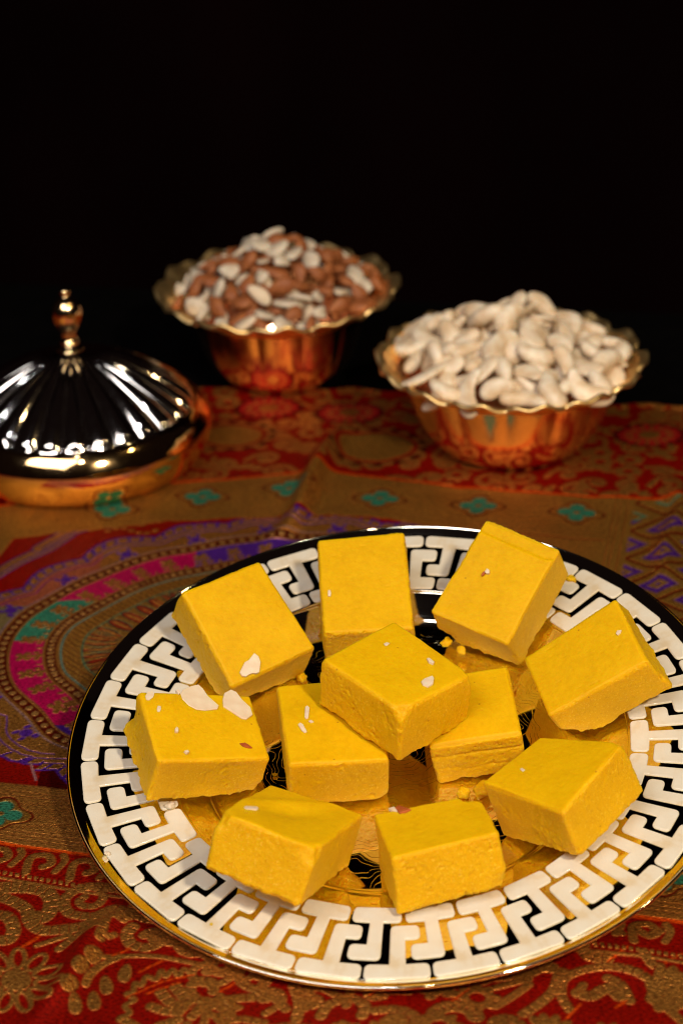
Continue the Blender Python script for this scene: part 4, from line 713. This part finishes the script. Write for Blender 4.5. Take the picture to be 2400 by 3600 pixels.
for b, kind, lab, pts, nn in FLAKES:
    P = np.array(pts) / 1000; n = np.array(nn); c = P.mean(0); n_ = len(P)
    size = np.linalg.norm(P - c, axis=1).max(); th = 0.0005 if size > 0.004 else 0.0005
    if kind == 'b': th = 0.0004
    lift = 0.0000
    rings = [P - n * 0.0006, P + n * (th * .55), c + (P - c) * 0.965 + n * th]
    V = np.vstack(rings + [[c + n * th * 1.1]]) - c
    Fs = []
    for k in range(2):
        for i in range(n_): Fs.append([k * n_ + i, k * n_ + (i + 1) % n_, (k + 1) * n_ + (i + 1) % n_, (k + 1) * n_ + i])
    for i in range(n_): Fs.append([2 * n_ + i, 2 * n_ + (i + 1) % n_, 3 * n_])
    nm = 'almond_skin_flake' if kind == 'b' else 'almond_flake'
    o = obj(nm, mesh_from(nm, V, Fs, False), M_skin if kind == 'b' else M_almond); o.location = c.tolist()
    tag(o, lab, 'nut flake')

# ---------------------------------------------------------------- crumbs fallen on the plate
def on_plate(px_, py_, z):
    d = (px_ - 1200) / 6637.82 * RR - (py_ - 1800) / 6637.82 * UU + F_
    q = np.array([0, 0, CAM_H]); c = PC + EN * z
    return q + d * (((c - q) @ EN) / (d @ EN))
def crumb(p, s, lab, mat, i, nm='crumb'):
    nu, nv = 18, 12; V = []
    for a in range(nv + 1):
        for b_ in range(nu):
            th = math.pi * a / nv; ph_ = 2 * math.pi * b_ / nu; V.append((math.sin(th) * math.cos(ph_), math.sin(th) * math.sin(ph_), math.cos(th)))
    V = np.array(V); k = 1 + 0.35 * vnoise(V + i, 1.7, i) + 0.2 * vnoise(V + i, 4.5, i + 1); V = V * k[:, None] * np.array([1, .75, .6]) * s
    ii = np.arange((nv + 1) * nu).reshape(nv + 1, nu); jj = np.roll(ii, -1, 1)
    me = mesh_from(nm, V, np.stack([ii[:-1], ii[1:], jj[1:], jj[:-1]], -1).reshape(-1, 4))
    a = me.attributes.new('crumb', 'FLOAT', 'POINT'); a.data.foreach_set('value', np.ones(len(V), np.float32))
    o = obj(nm, me, mat); o.location = (p + EN * s * 0.45).tolist(); o.rotation_euler = (0.1, 0.1, i * 1.3)
    tag(o, lab, 'crumb')
crumb(on_plate(743, 3251, -0.0035), 0.0007, 'tiny yellow crumb on the cream inlay at the front left of the plate', M_fudge, 1)
crumb(on_plate(379, 3003, -0.0030), 0.0012, 'white crumb caught on the left lip of the plate', M_white, 2)
crumb(on_plate(1568, 2266, -0.0095), 0.0026, 'largest yellow crumb below the front edge of the back right square', M_fudge, 3)
crumb(on_plate(1620, 2290, -0.0105), 0.0024, 'second yellow crumb below the back right square, nearer the dark floor', M_fudge, 4)
crumb(on_plate(2003, 2040, -0.0040), 0.0022, 'yellow crumb beside the right corner of the back right square', M_fudge, 5)
crumb(on_plate(1060, 2392, -0.0135), 0.0030, 'yellow crumb beneath the right corner of the back left square', M_fudge, 6)
crumb(on_plate(967, 2726, -0.0135), 0.0010, 'orange crumb on the black floor between the left square and the low one', M_fudge, 7)
crumb(on_plate(1700, 2790, -0.0135), 0.0042, 'ragged yellow lump in the gap behind the front centre square', M_fudge, 8)
crumb(on_plate(1630, 2800, -0.0135), 0.0030, 'small yellow lump left of the ragged one behind the front centre square', M_fudge, 9)
crumb(on_plate(600, 2838, -0.0055), 0.0020, 'flat pale crumb under the front edge of the left square', M_white, 10)

# ---------------------------------------------------------------- fluted bowls
def bowl(loc, prof_cup, rimR, rimZ, neckR, neckZ, nl, lab, rot):
    root = empty('footed_bowl', loc); root.rotation_euler = (0, 0, rot); tag(root, lab, 'bowl', 'scalloped copper-gold nut bowls')
    def mod(Rr, Zz, TH, K):
        f = np.clip(Zz / neckZ, 0, 1); w_ = np.abs(np.sin(TH * nl / 2)) ** 0.8
        return Rr * (1 + (0.03 * w_ - 0.018) * smooth01(f * 1.3)), Zz
    pc = dens(prof_cup, 5); inner = [(r - 0.0010, z + 0.0008) for r, z in prof_cup[::-1]]
    allp = np.vstack([pc, dens(inner, 4)])
    lathe('cup', allp, 240, M_cup, root, mod)
    rp = [(neckR - 0.002, neckZ - 0.0035), (neckR + 0.001, neckZ - 0.0005), (neckR + (rimR - neckR) * .45, neckZ + (rimZ - neckZ) * .50), (neckR + (rimR - neckR) * .8, rimZ - 0.0012), (rimR - 0.0016, rimZ - 0.0008), (rimR - 0.0004, rimZ - 0.0006), (rimR + 0.0004, rimZ + 0.0004), (rimR, rimZ + 0.0015), (rimR - 0.0012, rimZ + 0.0018), (rimR - 0.0022, rimZ + 0.0010), (rimR - 0.004, rimZ + 0.0001),
          (neckR + (rimR - neckR) * .5, neckZ + (rimZ - neckZ) * .55 + 0.001), (neckR - 0.0005, neckZ - 0.0005), (neckR - 0.0032, neckZ - 0.0035)]
    def mod2(Rr, Zz, TH, K):
        f = np.clip((Rr - neckR) / (rimR - neckR), 0, 1); w_ = np.abs(np.sin(TH * nl / 2)) ** 0.7
        return Rr * (1 + (0.060 * w_ - 0.015) * f + (0.035 * w_ - 0.018) * (1 - f)), Zz + f * 0.0036 * (w_ - .6) + f * 0.0011 * np.sin(TH * nl * 2)
    lathe('rim', dens(rp, 4), 360, M_rim, root, mod2)
    return root
B1 = (0.0925, 0.9335, 0.0008); B2 = (-0.0337, 1.0318, -0.0006)
bowl(B1, [(0.0005, 0.0012), (0.024, 0.0010), (0.0300, 0.0), (0.0345, 0.0010), (0.0400, 0.0045), (0.0460, 0.0115), (0.0510, 0.0205), (0.0548, 0.031), (0.0585, 0.041), (0.0605, 0.0465)], 0.0695, 0.0512, 0.0595, 0.0458, 14,
     'scalloped copper-gold bowl on the right, heaped with pale cashews', 0.1)
bowl(B2, [(0.0005, 0.0012), (0.014, 0.0010), (0.0190, 0.0), (0.0225, 0.0008), (0.0300, 0.0045), (0.0385, 0.0115), (0.0440, 0.0215), (0.0475, 0.033), (0.0500, 0.044), (0.0510, 0.0485)], 0.0682, 0.0585, 0.0505, 0.0485, 12,
     'scalloped copper-gold bowl at the back, heaped with brown almonds and white flakes', 0.3)

# ---------------------------------------------------------------- nuts
def tube(name, P, Rad, flat, mat, nseg=12, bumpa=0.0, seed=0):
    P = np.array(P, float); n = len(P); T_ = np.gradient(P, axis=0); T_ /= np.linalg.norm(T_, axis=1)[:, None]
    V = []
    for i in range(n):
        a = np.cross(T_[i], [0, 0, 1]); a /= np.linalg.norm(a); b_ = np.array([0, 0, 1.0])
        for k in range(nseg):
            t = 2 * math.pi * k / nseg; V.append(P[i] + (a * math.cos(t) + b_ * math.sin(t) * flat) * Rad[i])
    V = np.array(V)
    if bumpa: V = V * (1 + bumpa * vnoise(V, 130, seed)[:, None])
    ii = np.arange(n * nseg).reshape(n, nseg); jj = np.roll(ii, -1, 1)
    Fs = [list(map(int, f)) for f in np.stack([ii[:-1], jj[:-1], jj[1:], ii[1:]], -1).reshape(-1, 4)]
    Fs += [list(range(nseg))[::-1], [int(x) for x in ii[-1]]]
    me = mesh_from(name, V, Fs); me.materials.append(mat); return me
def cashew_mesh(s, seed, halfcut=False):
    r = random.Random(seed); A = r.uniform(1.5, 2.3); Rr = 0.0070 * s
    P, Rad = [], []
    for t in np.linspace(0, 1, 17):
        a = (t - 0.5) * A * 1.25; P.append((Rr * 1.25 * math.sin(a), Rr * (math.cos(a) - .5) * 1.15, 0))
        e = math.sqrt(max(0, 1 - (2 * t - 1) ** 4 * 0.985)); Rad.append(0.0043 * s * e * (0.84 + 0.20 * math.sin(t * 3.1) - 0.42 * (t - .35)) + 0.0001)
    me = tube('cashew', P, Rad, 0.42 if halfcut else 0.80, M_cashew, 14, 0.10, seed); return me
def almond_mesh(s, seed):
    P, Rad = [], []
    for t in np.linspace(0, 1, 13):
        P.append(((t - .5) * 0.0165 * s, 0, 0)); Rad.append(0.0050 * s * (math.sin(math.pi * t ** 0.72) ** 0.9 if 0 < t < 1 else 0.02) + 0.0001)
    return tube('almond', P, Rad, 0.62, M_brown, 12, 0.16, seed)
def slice_mesh(s, seed, ell):
    r = random.Random(seed); n = 16; V = []
    for z, k in ((-0.0011, 0.9), (0.0, 1.0), (0.0011, 0.9)):
        for i in range(n):
            a = 2 * math.pi * i / n; rr = 1 + 0.12 * math.sin(2 * a + seed) + 0.07 * math.sin(3 * a + seed * 2)
            if seed % 2 and math.cos(a) > 0.35: rr *= 0.35 / math.cos(a) + .15
            V.append((0.0072 * s * k * rr * math.cos(a), 0.0072 * s * ell * k * rr * math.sin(a), z * s))
    Fs = [list(range(n))[::-1], list(range(2 * n, 3 * n))]
    for k in range(2):
        for i in range(n): Fs.append([k * n + i, k * n + (i + 1) % n, (k + 1) * n + (i + 1) % n, (k + 1) * n + i])
    me = mesh_from('almond_slice', V, Fs); me.materials.append(M_white); return me
cash = [cashew_mesh(s, k) for k, s in enumerate((1.22, 1.02, 1.32, 1.12, 1.26))] + [cashew_mesh(s, 20 + k, True) for k, s in enumerate((1.28, 1.1))]
almo = [almond_mesh(s, k) for k, s in enumerate((0.92, 0.80, 1.05))]
slic = [slice_mesh(1.05, 1, .66), slice_mesh(1.0, 2, .62), slice_mesh(.9, 3, .8), slice_mesh(1.1, 4, .6), slice_mesh(.8, 5, .55)]
slic[1].materials.clear(); slic[1].materials.append(M_almond)
def heap(loc, Rm, zr, hh, spacing, pick, layers, seed, tilt):
    r = random.Random(seed)
    for L in range(layers):
        pts = []; tries = 0
        while tries < 2500:
            tries += 1
            a = r.uniform(0, 2 * math.pi); rho = Rm * math.sqrt(r.random()); p = (rho * math.cos(a), rho * math.sin(a))
            if all((p[0] - q[0]) ** 2 + (p[1] - q[1]) ** 2 > spacing ** 2 for q in pts): pts.append(p)
        for p in pts:
            rho = math.hypot(*p); f = rho / Rm
            z = zr + hh * (1 - f ** 1.1) - L * 0.0075 + r.uniform(-.0012, .0016)
            if f > (1.0, 0.90, 0.6)[L]: continue
            slope = math.atan(hh * 1.1 * f ** .1 / Rm)
            me, lab, cat, nm, grp = pick(r)
            sec = ('right', 'back right', 'back', 'back left', 'left', 'front left', 'front', 'front right')[int(((math.atan2(p[1], p[0]) + math.pi / 8) % (2 * math.pi)) / (math.pi / 4))]
            lev = 'at the peak' if f < .22 else 'high on the %s slope' % sec if f < .5 else 'low on the %s slope' % sec if f < .78 else 'at the %s edge' % sec
            lab = (lab[0] + ' ' + lev + ' of ' + lab[1]) if not L else (lab[0] + ' buried in ' + lab[1])
            o = bpy.data.objects.new(nm, me); col.objects.link(o)
            o.location = (loc[0] + p[0], loc[1] + p[1], loc[2] + z)
            ax = Vector((-p[1], p[0], 0)).normalized() if rho > 1e-4 else Vector((1, 0, 0))
            q = Matrix.Rotation(slope, 4, ax) @ Matrix.Rotation(r.uniform(0, 6.28), 4, 'Z') @ Matrix.Rotation(r.uniform(-tilt, tilt), 4, 'X') @ Matrix.Rotation(r.uniform(-tilt, tilt) * .8, 4, 'Y')
            o.rotation_euler = q.to_euler(); tag(o, lab, cat, grp)
def pick_c(r):
    if r.random() < 0.33: return r.choice(cash[5:]), ('split half cashew', 'the right-hand heap'), 'cashew', 'cashew', 'split cashew halves in the right-hand bowl'
    return r.choice(cash[:5]), ('whole cashew', 'the right-hand heap'), 'cashew', 'cashew', 'whole cashews heaped in the right-hand bowl'
def pick_a(r):
    if r.random() < 0.46: return r.choice(almo), ('brown almond', 'the heap in the back bowl'), 'almond', 'almond', 'brown almonds heaped in the back bowl'
    return r.choice(slic), ('white almond piece', 'the heap in the back bowl'), 'almond', 'almond_slice', 'white almond pieces heaped in the back bowl'
heap(B1, 0.0592, 0.0526, 0.0260, 0.0108, pick_c, 3, 3, 0.7)
heap(B2, 0.0590, 0.0570, 0.0330, 0.0084, pick_a, 2, 8, 0.95)

# ---------------------------------------------------------------- the lid
lid = empty('domed_lid', (-0.1414, 0.9306, 0.0014)); tag(lid, 'round gold lid with fluted dome and bulbous knob, on the cloth at the left', 'lid')
NF = 28
side_p = [(0.0590, 0.0), (0.0620, 0.0003), (0.0662, 0.0034), (0.0700, 0.0092), (0.0722, 0.0160), (0.0722, 0.0215), (0.0700, 0.0265), (0.0672, 0.0305), (0.0650, 0.0322), (0.0640, 0.0322), (0.0634, 0.0318)]
inner_p = [(0.0625, 0.0310), (0.0655, 0.0290), (0.0688, 0.0250), (0.0702, 0.0200), (0.0690, 0.0110), (0.0645, 0.0045), (0.0600, 0.0012), (0.0588, 0.0002)]
lathe('lid_band', np.vstack([dens(side_p, 5), dens(inner_p, 3)]), 224, M_lid, lid)
dome_p = [(0.0642, 0.0315), (0.0630, 0.0324), (0.0600, 0.0352), (0.0550, 0.0390), (0.0480, 0.0436), (0.0390, 0.0488), (0.0290, 0.0538), (0.0190, 0.0582), (0.0110, 0.0618), (0.0075, 0.0634), (0.0062, 0.0640), (0.0005, 0.0640)]
def dmod(Rr, Zz, TH, K):
    f = smooth01((Rr - 0.008) / 0.02) * (1 - smooth01((Rr - 0.0615) / 0.0022))
    g = np.abs(np.sin(TH * NF / 2)) ** 0.75
    return Rr, Zz + f * (0.0030 * (g - 0.5)) * (0.35 + Rr / 0.064)
lathe('dome', dens(dome_p, 8), 448, M_dome, lid, dmod)
knob_p = [(0.0005, 0.0636), (0.0078, 0.0634), (0.0082, 0.0644), (0.0066, 0.0656), (0.0054, 0.0668), (0.0062, 0.0680), (0.0052, 0.0694), (0.0046, 0.0712), (0.0050, 0.0735), (0.0072, 0.0765), (0.0090, 0.0800), (0.0096, 0.0835), (0.0088, 0.0872), (0.0068, 0.0902), (0.0042, 0.0922), (0.0028, 0.0932), (0.0026, 0.0940), (0.0034, 0.0952), (0.0030, 0.0966), (0.0016, 0.0974), (0.0002, 0.0976)]
knob_p = [(0.0005, 0.0636), (0.0070, 0.0634)] + [(r * 0.84, z) for r, z in knob_p[2:]]
lathe('knob', dens(knob_p, 5), 64, M_knob, lid)
